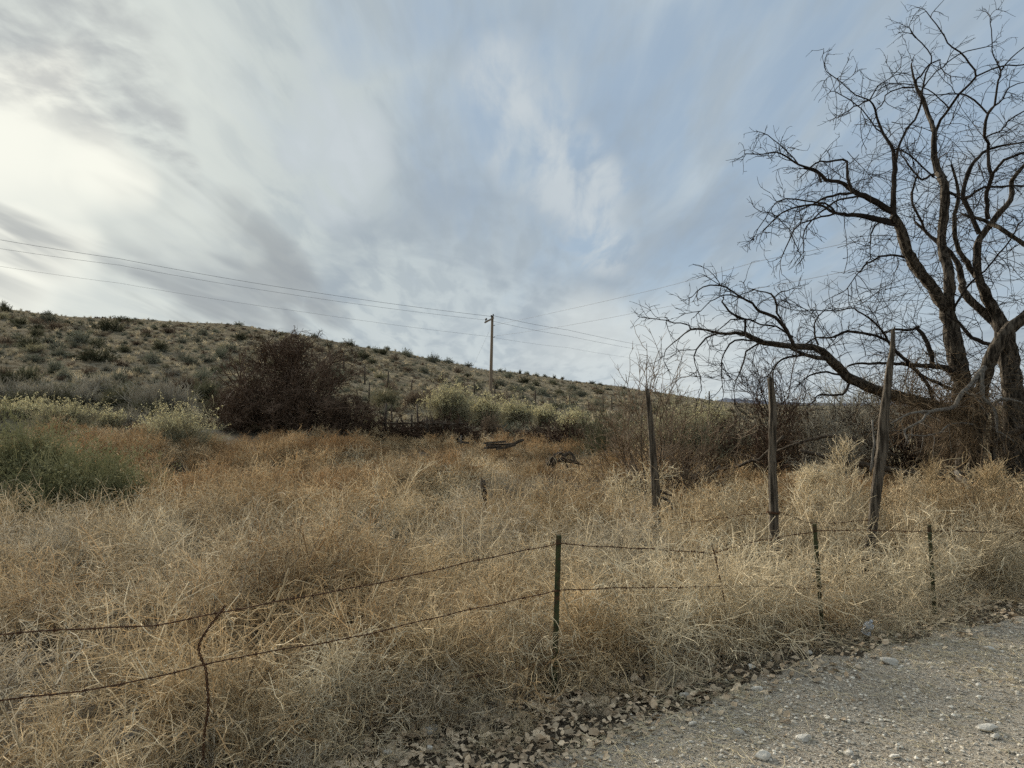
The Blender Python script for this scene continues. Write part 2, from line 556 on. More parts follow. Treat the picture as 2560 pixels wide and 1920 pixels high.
# ------------------------------------------------------------------ terrain
UC = np.array([-2500, -900, -400, 0, 200, 400, 600, 750, 900, 1050, 1200, 1350, 1500, 1600, 1700, 1800, 1900, 2100, 3500, 5000.])
VS = np.array([760, 748, 757, 772, 787, 802, 815, 833, 864, 893, 921, 941, 961, 975, 990, 1005, 1012, 1016, 1014, 1014.])
YR = np.array([95, 98, 102, 110, 115, 122, 130, 138, 148, 158, 172, 190, 215, 235, 260, 290, 310, 330, 330, 330.])
YF = np.array([16, 16, 16, 16.5, 17, 17, 18, 19, 20, 21, 21.5, 22, 23, 24, 25, 26, 26, 26, 26, 26.])


def terrain(x, y):
    x, y = np.asarray(x, float), np.asarray(y, float)
    ys = np.maximum(y, 4.0)
    u = np.clip(1280 + F * x / ys, -2500, 5000)
    yr, yf, vs = np.interp(u, UC, YR), np.interp(u, UC, YF), np.interp(u, UC, VS)
    zr = CAMZ + (1020 - vs) / F * yr
    t = (ys - yf) / (yr - yf)
    z = zr * np.clip(t, 0, 1) ** 1.22
    s = np.clip((ys - yr) / (1.6 * yr), 0, 1)
    z = z * (1 - s * s * (3 - 2 * s))
    w = np.clip((ys - 18) / 20, 0, 1) * np.clip(1 - (ys - 400) / 400, 0, 1)
    z = z + w * (0.10 * np.sin(0.31 * x + 0.22 * ys) + 0.08 * np.sin(0.55 * x - 0.37 * ys + 1.0) + 0.16 * np.sin(0.09 * x + 0.13 * ys + 2.0))
    n = np.clip((ys - 3) / 3, 0, 1)
    return z + n * 0.03 * np.sin(1.3 * x + 0.4) * np.sin(0.9 * ys + 1.1)


def gz(x, y):
    return float(terrain(x, y))


def ground_hit(u, v, y0=2.5, y1=420.0):
    d = pix_ray(u, v)
    ys = np.geomspace(y0, y1, 4000)
    below = CAMZ + d[2] * ys <= terrain(d[0] * ys, ys)
    i = int(np.argmax(below)) if below.any() else len(ys) - 1
    y = ys[i]
    return np.array([d[0] * y, y, gz(d[0] * y, y)])


def build_ground():
    az = np.radians(np.concatenate([np.arange(-180, -62, 6.0), np.arange(-62, 62, 0.4), np.arange(62, 180, 6.0)]))
    rr = np.concatenate([[0.02], np.geomspace(0.8, 36, 90), np.geomspace(36.6, 420, 190), np.geomspace(440, 6000, 40)])
    A, R = np.meshgrid(az, rr, indexing='ij')
    X, Y = np.sin(A) * R, np.cos(A) * R
    Z = terrain(X, Y) - np.clip((R - 900) / 5000, 0, 1) * 2
    nA, nR = A.shape
    cut = int(np.argmin(np.abs(rr - 36)))
    for name, k0, k1, mt in (("ground", 0, cut, M['soil']), ("hill", cut, nR - 1, M['hill'])):
        b = MB()
        sl = slice(k0, k1 + 1)
        b.verts(np.stack([X[:, sl], Y[:, sl], Z[:, sl]], -1))
        w = k1 + 1 - k0
        idx = np.arange(nA * w).reshape(nA, w)
        nx = np.roll(idx, -1, axis=0)
        b.quads(np.stack([idx[:, :-1], idx[:, 1:], nx[:, 1:], nx[:, :-1]], -1)[..., ::-1])
        tag(b.build(name, mt, smooth=True), kind='structure')


build_ground()

# the gravel road: its edge runs away from the camera to the right
EDGE = np.array([(-3.2, 0.2), (-1.6, 2.3), (-0.6, 3.35), (0.12, 3.85), (1.02, 4.70), (2.17, 5.46), (3.4, 6.15), (4.6, 6.8), (8.0, 8.4), (16, 11.5), (40, 19)])


def edge_y(x):
    return np.interp(x, EDGE[:, 0], EDGE[:, 1])


def build_road():
    xs = np.concatenate([np.linspace(-3.2, 8, 260), np.linspace(8.3, 40, 30)])
    fr = np.linspace(0, 1, 40) ** 1.6
    ey = edge_y(xs) + 0.06 * np.sin(xs * 4.1) + 0.04 * np.sin(xs * 9.3 + 1) + 0.035 * RNG.normal(size=len(xs))
    Y = ey[:, None] * (1 - fr)[None, :] + (ey - 14.0)[:, None] * fr[None, :]
    X = np.broadcast_to(xs[:, None], Y.shape)
    Z = terrain(X, Y) + np.where(fr[None, :] > 0, 0.010, -0.01)
    b = MB()
    b.verts(np.stack([X, Y, Z], -1))
    idx = np.arange(X.size).reshape(X.shape)
    b.quads(np.stack([idx[:-1, :-1], idx[:-1, 1:], idx[1:, 1:], idx[1:, :-1]], -1))
    tag(b.build("gravel_road", M['road'], smooth=True), kind='structure')


build_road()


def build_mountain():
    b = MB()
    prof = [(1700, 1016), (1780, 1008), (1812, 996), (1822, 993), (1850, 998), (1880, 1001), (1930, 1005), (2000, 1007), (2100, 1009), (2250, 1006), (2420, 1010), (2700, 1004), (3000, 1012), (3300, 1016)]
    us = np.linspace(1700, 3300, 160)
    vs = np.interp(us, [p[0] for p in prof], [p[1] for p in prof]) + 0.8 * RNG.normal(size=160)
    rows = []
    for f in (0.0, 0.5, 1.0, 0.5, 0.0):
        rows.append((f, {0: 0}.get(f, 0)))
    P = []
    for k, (f, dy) in enumerate(((0.0, 2500), (0.45, 2750), (1.0, 3000), (0.5, 3300), (0.0, 3600))):
        z = CAMZ + (1020 - vs) / F * 3000
        x = (us - 1280) / F * 3000
        P.append(np.stack([x, np.full_like(x, dy) + 40 * RNG.normal(size=160) * (f > 0), -6 + (z + 6) * f * (1 + 0.06 * RNG.normal(size=160) * (f < 1))], -1))
    P = np.stack(P)
    b.verts(P)
    idx = np.arange(5 * 160).reshape(5, 160)
    b.quads(np.stack([idx[:-1, :-1], idx[:-1, 1:], idx[1:, 1:], idx[1:, :-1]], -1))
    tag(b.build("mountain", M['mountain'], smooth=True), kind='structure')


build_mountain()


# ------------------------------------------------------------------ scattered ground cover (stuff): variants + points in one mesh, spread by its own node tree
def scatter(name, variants, mats, pts, pick, rot, scl, tilt=None):
    """variants: list of MB. One object holds the variants and one loose vertex for every copy."""
    big = MB()
    vid = []
    for i, vb in enumerate(variants):
        k = big.n
        for a in vb.v:
            big.verts(a)
        for a, m in zip(vb.q, vb.qm):
            big.q.append(a + k)
            big.qm.append(m)
        for a, m in zip(vb.t, vb.tm):
            big.t.append(a + k)
            big.tm.append(m)
        vid += [i] * (big.n - k)
    npt = len(pts)
    big.verts(pts)
    vid += [-1] * npt
    nv = big.n - npt
    me = big.mesh(name, mats, smooth=False)

    def attr(nm, typ, key, arr):
        a = me.attributes.new(nm, typ, 'POINT')
        a.data.foreach_set(key, np.ascontiguousarray(arr).ravel())
    attr("vid", 'INT', "value", np.array(vid, dtype=np.int32))
    attr("pick", 'INT', "value", np.concatenate([np.zeros(nv, np.int32), np.asarray(pick, np.int32)]))
    r3 = np.zeros((big.n, 3), np.float32)
    r3[nv:, 2] = rot
    if tilt is not None:
        r3[nv:, :2] = tilt
    attr("rot", 'FLOAT_VECTOR', "vector", r3)
    s3 = np.ones((big.n, 3), np.float32)
    s3[nv:] = np.reshape(scl, (npt, -1))
    attr("scl", 'FLOAT_VECTOR', "vector", s3)
    o = bpy.data.objects.new(name, me)
    COL.objects.link(o)
    ng = bpy.data.node_groups.new(name + "_spread", 'GeometryNodeTree')
    ng.interface.new_socket("Geometry", in_out='INPUT', socket_type='NodeSocketGeometry')
    ng.interface.new_socket("Geometry", in_out='OUTPUT', socket_type='NodeSocketGeometry')
    nd, lk = ng.nodes, ng.links
    gi, go = nd.new("NodeGroupInput"), nd.new("NodeGroupOutput")

    def named(nm, typ):
        a = nd.new("GeometryNodeInputNamedAttribute")
        a.data_type = typ
        a.inputs["Name"].default_value = nm
        return a.outputs["Attribute"]
    cmp = nd.new("FunctionNodeCompare")
    cmp.data_type = 'INT'
    cmp.operation = 'LESS_THAN'
    lk.new(named("vid", 'INT'), [s for s in cmp.inputs if s.name == 'A' and s.type == 'INT'][0])
    [s for s in cmp.inputs if s.name == 'B' and s.type == 'INT'][0].default_value = 0
    sep = nd.new("GeometryNodeSeparateGeometry")
    sep.domain = 'POINT'
    lk.new(gi.outputs[0], sep.inputs["Geometry"])
    lk.new(cmp.outputs["Result"], sep.inputs["Selection"])
    spl = nd.new("GeometryNodeSplitToInstances")
    spl.domain = 'POINT'
    lk.new(sep.outputs["Inverted"], spl.inputs["Geometry"])
    lk.new(named("vid", 'INT'), spl.inputs["Group ID"])
    iop = nd.new("GeometryNodeInstanceOnPoints")
    lk.new(sep.outputs["Selection"], iop.inputs["Points"])
    lk.new(spl.outputs["Instances"], iop.inputs["Instance"])
    iop.inputs["Pick Instance"].default_value = True
    lk.new(named("pick", 'INT'), iop.inputs["Instance Index"])
    e2r = nd.new("FunctionNodeEulerToRotation")
    lk.new(named("rot", 'FLOAT_VECTOR'), e2r.inputs[0])
    lk.new(e2r.outputs[0], iop.inputs["Rotation"])
    lk.new(named("scl", 'FLOAT_VECTOR'), iop.inputs["Scale"])
    lk.new(iop.outputs["Instances"], go.inputs[0])
    md = o.modifiers.new("spread", 'NODES')
    md.node_group = ng
    tag(o, kind='stuff')
    return o


def weed(seed, n=26, H=0.62, spread=1.15, per1=7, per2=4, r=(0.0032, 0.0025, 0.0019), wander=0.24, droop=-0.03, K=(7, 6, 4), mi=(0, 0, 0), upright=0.0, l1=(0.18, 0.42), l2=(0.10, 0.28), bend=0.25):
    """A dead tumbleweed-like clump: wiry stems, side twigs and spiny ends, about H metres tall."""
    g = np.random.default_rng(seed)
    b = MB()
    az = g.uniform(0, 2 * math.pi, n)
    el = g.uniform(0.0, spread, n) ** 1.0
    d = np.stack([np.cos(az) * np.sin(el), np.sin(az) * np.sin(el), np.cos(el)], -1)
    base = np.stack([g.normal(0, 0.05, n), g.normal(0, 0.05, n), np.zeros(n)], -1)
    L = H * g.uniform(0.75, 1.15, n)
    p0 = grow(base, d, L, K[0], wander * 0.6, (0, 0, droop + upright), bend, g)
    b.tubes(p0, taper(np.full(n, r[0]), n, K[0], 0.5), 2, mi[0], g)
    c, dd, i, t = spawn(p0, per1, 0.15, 1.0, 0.85, g)
    dd[:, 2] += upright * 3
    p1 = grow(c, dd, H * g.uniform(*l1, len(c)), K[1], wander, (0, 0, droop + upright), bend, g)
    b.tubes(p1, taper(np.full(len(c), r[1]), len(c), K[1], 0.6), 2, mi[1], g)
    if per2:
        c, dd, i, t = spawn(p1, per2, 0.15, 1.0, 0.9, g)
        dd[:, 2] += upright * 3
        p2 = grow(c, dd, H * g.uniform(*l2, len(c)), K[2], wander * 1.3, (0, 0, droop), bend, g)
        b.tubes(p2, taper(np.full(len(c), r[2]), len(c), K[2], 0.6), 2, mi[2], g)
    return b


# fence line on the ground (x, y)
FENCE = np.array([(-3.6, 1.15), (-1.85, 2.8), (0.29, 4.84), (2.47, 6.2), (3.75, 6.9), (6.4, 8.2), (9.5, 9.6)])
# front edge of the standing weeds
FRONT = np.array([(-4.5, 0.6), (-2.6, 2.05), (-1.5, 3.05), (-0.6, 3.95), (0.27, 4.55), (1.17, 5.30), (2.1, 5.85), (3.0, 6.35), (3.65, 6.75), (5.0, 7.55), (9.0, 9.4), (20, 14.0)])


def front_y(x):
    return np.interp(x, FRONT[:, 0], FRONT[:, 1])


def poisson(x0, x1, y0, y1, spacing, g, keep):
    nx, ny = int((x1 - x0) / spacing), int((y1 - y0) / spacing)
    gx, gy = np.meshgrid(np.arange(nx), np.arange(ny))
    x = x0 + (gx.ravel() + g.uniform(0, 1, gx.size)) * spacing
    y = y0 + (gy.ravel() + g.uniform(0, 1, gx.size)) * spacing
    k = keep(x, y)
    return x[k], y[k]


def vnoise(x, y, s, seed=0):
    """Cheap smooth noise in 0..1 for placing patches."""
    g = np.random.default_rng(seed)
    out = np.zeros_like(x)
    for _ in range(5):
        a, ph = g.uniform(0, 2 * math.pi), g.uniform(0, 6.28, 2)
        f = s * g.uniform(0.6, 1.7)
        out += np.sin((np.cos(a) * x + np.sin(a) * y) * f + ph[0])
    return 0.5 + out / 6.5


def in_view(x, y, margin=1.15):
    return np.abs(x) < 0.665 * y * margin + 1.2


# ground kept free of weeds where a bush stands: x, y, half width, half depth
CLEAR = []
for u_, y_, w_ in ((60, 12.6, 260), (215, 11.6, 380), (250, 11.2, 330), (150, 11.0, 300), (445, 22.5, 150), (163, 27.5, 175), (752, 26, 84), (81, 29.5, 70), (22, 29, 70), (275, 26.5, 60), (1208, 10.1, 60), (1255, 20.8, 110), (1405, 15.0, 110)):
    CLEAR.append(((u_ - 1280) / F * y_, y_ - 0.1, w_ * 0.45 / F * y_, max(0.5, w_ * 0.35 / F * y_)))
    CLEAR.append(((u_ - 1280) / F * (y_ - 0.6), y_ - 0.7, w_ * 0.3 / F * y_, 0.5))

for u_, y_, rx_, ry_ in ((1938, 7.2, 0.26, 0.75), (2180, 7.3, 0.34, 0.85), (1645, 8.6, 0.26, 0.8), (1386, 4.5, 0.22, 0.5), (2058, 6.0, 0.14, 0.4), (2190, 6.5, 0.22, 0.5), (2334, 6.35, 0.26, 0.75), (790, 5.6, 0.55, 0.5), (40, 4.9, 0.7, 0.55), (330, 6.6, 0.5, 0.35), (1000, 7.6, 0.5, 0.35), (560, 8.4, 0.7, 0.4)):
    CLEAR.append(((u_ - 1280) / F * y_, y_, rx_, ry_))


def clear_of(x, y):
    k = np.ones(len(x), bool)
    for a, b, rx, ry in CLEAR:
        k &= ((x - a) / rx) ** 2 + ((y - b) / ry) ** 2 > 1
    return k


def build_weeds():
    g = np.random.default_rng(5)
    mats = [M['weed'], M['weed_pale'], M['weed_rust'], M['weed_grey'], M['weed_old']]
    # near clumps, all the wiry detail
    V = [weed(100 + i, n=22, H=0.60, per1=7, per2=4, mi=((1, 0, 0), (0, 0, 0), (0, 1, 0), (0, 0, 1), (1, 1, 0), (4, 2, 0))[i], spread=(1.2, 1.3, 1.1, 1.25, 1.3, 0.9)[i], l1=(0.2, 0.5), l2=(0.12, 0.32)) for i in range(6)]
    V += [weed(120 + i, n=20, H=0.62, per1=7, per2=4, mi=((3, 3, 3), (4, 3, 3))[i], spread=1.2) for i in range(2)]
    V += [weed(130 + i, n=28, H=0.70, per1=6, per2=4, mi=((2, 0, 0), (4, 2, 0))[i], spread=0.75, upright=0.05) for i in range(2)]
    V += [weed(140 + i, n=6, H=0.80, per1=6, per2=3, mi=(1, 1, i), spread=0.45, upright=0.07, wander=0.16, bend=0.1, r=(0.0045, 0.003, 0.002)) for i in range(2)]
    V += [weed(150 + i, n=13, H=0.66, per1=6, per2=3, mi=((1, 0, 0), (4, 3, 3), (0, 1, 0), (4, 2, 0))[i], spread=1.35, r=(0.0056, 0.0046, 0.0036), l1=(0.25, 0.6), l2=(0.15, 0.4)) for i in range(4)]
    x, y = poisson(-9, 9, 0.5, 11.0, 0.37, g, lambda x, y: (y > front_y(x)) & in_view(x, y) & (y < 10.6))
    k = (g.uniform(size=len(x)) < 0.12 + 0.75 * vnoise(x, y, 2.8, 66) + 0.5 * vnoise(x, y, 6.0, 67)) & clear_of(x, y)
    x, y = x[k], y[k]
    fd = (y - np.interp(x, FENCE[:, 0], FENCE[:, 1])) * 0.75
    pn = vnoise(x, y, 1.3, 3)
    pick = g.integers(0, 6, len(x))
    pick = np.where((pn > 0.80), 6 + g.integers(0, 2, len(x)), pick)
    pick = np.where(g.uniform(size=len(x)) < 0.10, 10 + g.integers(0, 2, len(x)), pick)
    pick = np.where((pn < 0.28), 8 + g.integers(0, 2, len(x)), pick)
    tall = np.clip((x - 1.0) / 3.0, 0, 1) * np.clip((y - 6.6) / 1.5, 0, 1)
    s = g.uniform(0.75, 1.25, len(x)) * (0.52 + 0.48 * np.clip((fd - 0.05) / 0.7, 0, 1)) * (1 + 0.12 * tall) * (0.72 + 0.55 * vnoise(x, y, 2.8, 66))
    # low broken clumps along the front
    x2, y2 = poisson(-4.5, 9, 0.5, 9.6, 0.21, g, lambda x, y: (y > front_y(x) - 0.32) & (y < front_y(x) + 0.75) & in_view(x, y) & clear_of(x, y))
    p2_ = g.choice([12, 13, 14, 15], len(x2))
    s2 = g.uniform(0.30, 0.62, len(x2)) * np.clip(0.7 + (y2 - front_y(x2)), 0.5, 1)
    x, y, pick, s = np.concatenate([x, x2]), np.concatenate([y, y2]), np.concatenate([pick, p2_]), np.concatenate([s, s2])
    scatter("dry_weeds", V, mats, np.stack([x, y, terrain(x, y) - 0.02], -1), pick, g.uniform(0, 6.28, len(x)), s, g.normal(0, 0.18, (len(x), 2)))
    # farther clumps, fewer and broader twigs
    V = [weed(200 + i, n=22, H=0.58, per1=7, per2=4, r=(0.0050, 0.0042, 0.0036), K=(5, 4, 3), mi=((0, 0, 0), (1, 0, 0), (0, 0, 1), (2, 0, 2))[i], spread=1.15, upright=0.02) for i in range(4)]
    V += [weed(210 + i, n=22, H=0.58, per1=7, per2=4, r=(0.0050, 0.0042, 0.0036), K=(5, 4, 3), mi=((3, 3, 3), (4, 3, 4))[i], spread=1.15) for i in range(2)]
    V += [weed(220 + i, n=28, H=0.62, per1=7, per2=3, r=(0.0050, 0.0042, 0.0036), K=(5, 4, 3), mi=(2, 2, 2 if i else 0), spread=0.8, upright=0.06) for i in range(2)]
    xs, ys = [], []
    for y0, y1, sp in ((10.2, 16, 0.42), (16, 23, 0.52), (23, 31, 0.62)):
        a, b_ = poisson(-24, 24, y0, y1, sp, g, lambda x, y: in_view(x, y))
        xs.append(a)
        ys.append(b_)
    x, y = np.concatenate(xs), np.concatenate(ys)
    lim = np.interp(x / y, [-0.7, -0.35, -0.15, 0.1, 0.25, 0.4, 0.7], [24, 25, 28, 28, 22, 17, 15])
    k = clear_of(x, y) & (y < lim + g.normal(0, 0.6, len(x))) & (g.uniform(size=len(x)) < 0.40 + 0.95 * vnoise(x, y, 1.7, 68))
    x, y, lim = x[k], y[k], lim[k]
    pn, p2 = vnoise(x, y, 0.55, 21), vnoise(x, y, 0.42, 34)
    pick = g.integers(0, 4, len(x))
    pick = np.where(pn > 0.74, 4 + g.integers(0, 2, len(x)), pick)
    pick = np.where((p2 > 0.50) | (y > lim - 5) & (g.uniform(size=len(x)) < 0.7), 6 + g.integers(0, 2, len(x)), pick)
    dead = (((x + 5.2) / 4.2) ** 2 + ((y - 17.0) / 2.6) ** 2 < 1) | (((x - 2.0) / 1.9) ** 2 + ((y - 13.2) / 1.3) ** 2 < 1) | (((x + 1.5) / 1.6) ** 2 + ((y - 20.0) / 1.2) ** 2 < 1)
    dead &= g.uniform(size=len(x)) < 0.85
    pick = np.where(dead, 4 + g.integers(0, 2, len(x)), pick)
    s = np.where(dead, 0.62, 1.0) * g.uniform(0.7, 1.2, len(x)) * (0.66 + 0.5 * vnoise(x, y, 0.9, 55)) * np.where(pick > 5, 1.05, 1.0) * np.where((pick > 3) & (pick < 6), 0.7, 1.0)
    scatter("dry_weeds", V, mats, np.stack([x, y, terrain(x, y) - 0.02], -1), pick, g.uniform(0, 6.28, len(x)), s, g.normal(0, 0.14, (len(x), 2)))


build_weeds()


def build_litter():
    g = np.random.default_rng(9)
    # curled leaves
    V = []
    for i in range(6):
        gg = np.random.default_rng(300 + i)
        b = MB()
        a = np.linspace(0, 2 * math.pi, 9)[:-1]
        rad = np.array([1.0, 0.85, 0.72, 0.8, 0.55, 0.8, 0.72, 0.85]) * gg.uniform(0.85, 1.15, 8)
        curl = gg.uniform(0.15, 0.6)
        rim = np.stack([np.cos(a) * rad * 0.034, np.sin(a) * rad * 0.026, np.zeros(8)], -1)
        rim[:, 2] = curl * (rim[:, 1] ** 2) / 0.03 + gg.normal(0, 0.0035, 8) + gg.uniform(-0.3, 0.3) * rim[:, 0]
        k = b.verts(np.vstack([rim, [[0, 0, 0.0]]]))
        for j in range(8):
            b.tris([(k + j, k + (j + 1) % 8, k + 8)])
        V.append(b)
    x, y = poisson(-2.5, 7, 1.5, 9, 0.034, g, lambda x, y: in_view(x, y, 1.05))
    dd = y - edge_y(x)
    prob = np.where(dd > 0, np.exp(-(np.maximum(dd - 0.5, 0) / 0.4) ** 2), np.exp(-(dd / 0.25) ** 2)) * (0.30 + 0.70 * np.exp(-((x + 0.1) / 1.3) ** 2)) + 0.05 * np.exp(-np.abs(dd) / 0.7) * (0.55 + 0.7 * vnoise(x, y, 5.0, 77))
    k = g.uniform(size=len(x)) < prob * 0.95
    x, y = x[k], y[k]
    scatter("fallen_leaves", V, [M['leaf']], np.stack([x, y, terrain(x, y) + 0.012 + g.uniform(0, 0.02, len(x))], -1), g.integers(0, 6, len(x)), g.uniform(0, 6.28, len(x)), g.choice([0.4, 0.6, 0.8, 1.05], len(x)) * g.uniform(0.85, 1.1, len(x)), g.normal(0, 0.42, (len(x), 2)))
    # gravel
    V = []
    for i in range(5):
        V.append(stone(400 + i, 1.0, (1.0, 0.8, 0.55), 1))
    x, y = poisson(-3.5, 9, 1.5, 10, 0.026, g, lambda x, y: in_view(x, y, 1.05) & (y < edge_y(x) + 0.25))
    dd = edge_y(x) - y
    k = g.uniform(size=len(x)) < np.where(dd < 0.15, 0.10, 0.95) * (0.70 + 0.45 * vnoise(x, y, 3.0, 5))
    x, y = x[k], y[k]
    r = 0.0048 + 0.016 * g.uniform(size=len(x)) ** 4.5
    scatter("gravel", V, [M['pebble']], np.stack([x, y, terrain(x, y) + 0.011 + r * 0.15], -1), g.integers(0, 5, len(x)), g.uniform(0, 6.28, len(x)), r, g.normal(0, 0.2, (len(x), 2)))
    # straw and broken twigs on the road and its edge
    V = []
    for i in range(4):
        gg = np.random.default_rng(500 + i)
        b = MB()
        p = grow(gg.normal(0, 0.02, (5, 3)) * [1, 1, 0.1], gg.normal(size=(5, 3)) * [1, 1, 0.12], gg.uniform(0.04, 0.14, 5), 5, 0.12, rng=gg)
        p[:, :, 2] = np.abs(p[:, :, 2]) * 0.5
        b.tubes(p, 0.0011, 3, 0, gg)
        V.append(b)
    x, y = poisson(-3, 8, 1.5, 9, 0.07, g, lambda x, y: in_view(x, y, 1.05) & (y < edge_y(x) + 0.7))
    k = g.uniform(size=len(x)) < 0.25 + 0.75 * (vnoise(x, y, 2.2, 15) > 0.5)
    x, y = x[k], y[k]
    scatter("straw_litter", V, [M['straw']], np.stack([x, y, terrain(x, y) + 0.02], -1), g.integers(0, 4, len(x)), g.uniform(0, 6.28, len(x)), g.uniform(0.5, 1.1, len(x)), g.normal(0, 0.06, (len(x), 2)))


def stone(seed, r, sq=(1, 0.8, 0.6), sub=2):
    """An angular lump: a subdivided octahedron with a few flat chips."""
    g = np.random.default_rng(seed)
    import bmesh
    bm = bmesh.new()
    bmesh.ops.create_icosphere(bm, subdivisions=sub, radius=1.0)
    v = np.array([p.co[:] for p in bm.verts])
    f = np.array([[p.index for p in q.verts] for q in bm.faces])
    bm.free()
    for _ in range(9):
        n = unit(g.normal(size=3))
        d = g.uniform(0.48, 0.86)
        k = v @ n
        v = v - np.outer(np.maximum(k - d, 0), n)
    v = v * np.array(sq) * r * (1 + 0.04 * g.normal(size=(len(v), 1)))
    b = MB()
    b.verts(v)
    b.tris(f)
    return b


build_litter()


# ------------------------------------------------------------------ the big bare tree
def C1(x, y, r):
    return (1860 + x / 3.16, y / 3.16, r / 3.16)


def C2(x, y, r):
    return (1860 + x / 3.16, 450 + y / 3.16, r / 3.16)


def C3(x, y, r):
    return (1600 + x / 3.95, 680 + y / 3.95, r / 3.95)


def C4(x, y, r):
    return (2060 + x / 3.016, 800 + y / 3.016, r / 3.016)


def limb_line(pts, y0, y1, wob=0.12, step=0.10, rng=RNG):
    """Measured limb -> world polyline with radius, its depth running from y0 to y1."""
    L = []
    n = len(pts)
    for i, (u, v, r) in enumerate(pts):
        y = y0 + (y1 - y0) * i / max(n - 1, 1) + (wob * rng.normal() if 0 < i else 0)
        p = at(u, v, y)
        L.append((*p, max(r * y / F, 0.0035)))
    q = smooth_line(L, step)
    q[:, 3] = np.maximum(q[:, 3], 0.003)
    return q


TWIG_SRC = []


def put_limb(mb, pts, y0, y1, sides=9, lumps=0.08, wob=0.12, twigs=1.0):
    if sides > 8:
        sides, lumps = sides + 9, lumps + 0.04
    q = limb_line(pts, y0, y1, wob)
    big = q[0, 3] > 0.04
    if big:
        q[:, :3] += RNG.normal(0, 0.006, (len(q), 3)) * (q[:, 3:4] > 0.02)
    else:
        q[1:-1, :3] += RNG.normal(0, 0.007, (len(q) - 2, 3))
    mb.limb(q[:, :3], q[:, 3], sides if big else 6, 0, lumps if big else 0.04)
    if twigs:
        TWIG_SRC.append((q, twigs))
    return q


def twigs_for(mb, src, density=7.0, l1=(0.25, 0.8), droop=-0.02, r1=0.0042, r2=0.0030, sub=5, sub2=1, rng=RNG, cap_r=0.09):
    """Curving, drooping twigs along the measured limbs, with side twigs."""
    bs, ds, ls = [], [], []
    for q, w in src:
        seg = np.linalg.norm(np.diff(q[:, :3], axis=0), axis=1)
        tot = seg.sum()
        n = int(tot * density * w + 0.5)
        cum = np.concatenate([[0], np.cumsum(seg)])
        for _ in range(n):
            s = rng.uniform(0.05, 1.0) * tot
            k = min(int(np.searchsorted(cum, s)) - 1, len(seg) - 1)
            k = max(k, 0)
            if q[k, 3] > cap_r and rng.uniform() < 0.75:
                continue
            tan = unit(q[k + 1, :3] - q[k, :3])
            side = unit(np.cross(tan, rng.normal(size=3)))
            a = rng.uniform(0.5, 1.2)
            bs.append(q[k, :3])
            ds.append(tan * math.cos(a) + side * math.sin(a))
            ls.append(np.clip(q[k, 3] / 0.024, 0.66, 1.0))
        # the tip runs on
        for _ in range(2):
            bs.append(q[-1, :3])
            ds.append(unit(q[-1, :3] - q[-3, :3]) + 0.35 * rng.normal(size=3))
            ls.append(0.55)
    bs, ds = np.array(bs), np.array(ds)
    n = len(bs)
    L = rng.uniform(*l1, n) * rng.choice([0.6, 1.0, 1.35], n) * np.array(ls)
    p1 = grow(bs, ds, L, 11, 0.12, (0, 0, droop), 0.19, rng)
    mb.tubes(p1, taper(np.full(n, r1) * rng.uniform(0.8, 1.3, n), n, 11, 0.5), 3, 0, rng)
    c, d, i, t = spawn(p1, sub, 0.15, 1.0, 0.85, rng)
    p2 = grow(c, d, rng.uniform(0.08, 0.36, len(c)), 7, 0.13, (0, 0, droop), 0.26, rng)
    mb.tubes(p2, taper(np.full(len(c), r2), len(c), 7, 0.6), 3, 0, rng)
    if sub2:
        c, d, i, t = spawn(p2, sub2, 0.2, 1.0, 0.9, rng)
        p3 = grow(c, d, rng.uniform(0.05, 0.16, len(c)), 4, 0.2, (0, 0, droop), 0.2, rng)
        mb.tubes(p3, taper(np.full(len(c), r2 * 0.85), len(c), 4, 0.6), 3, 0, rng)


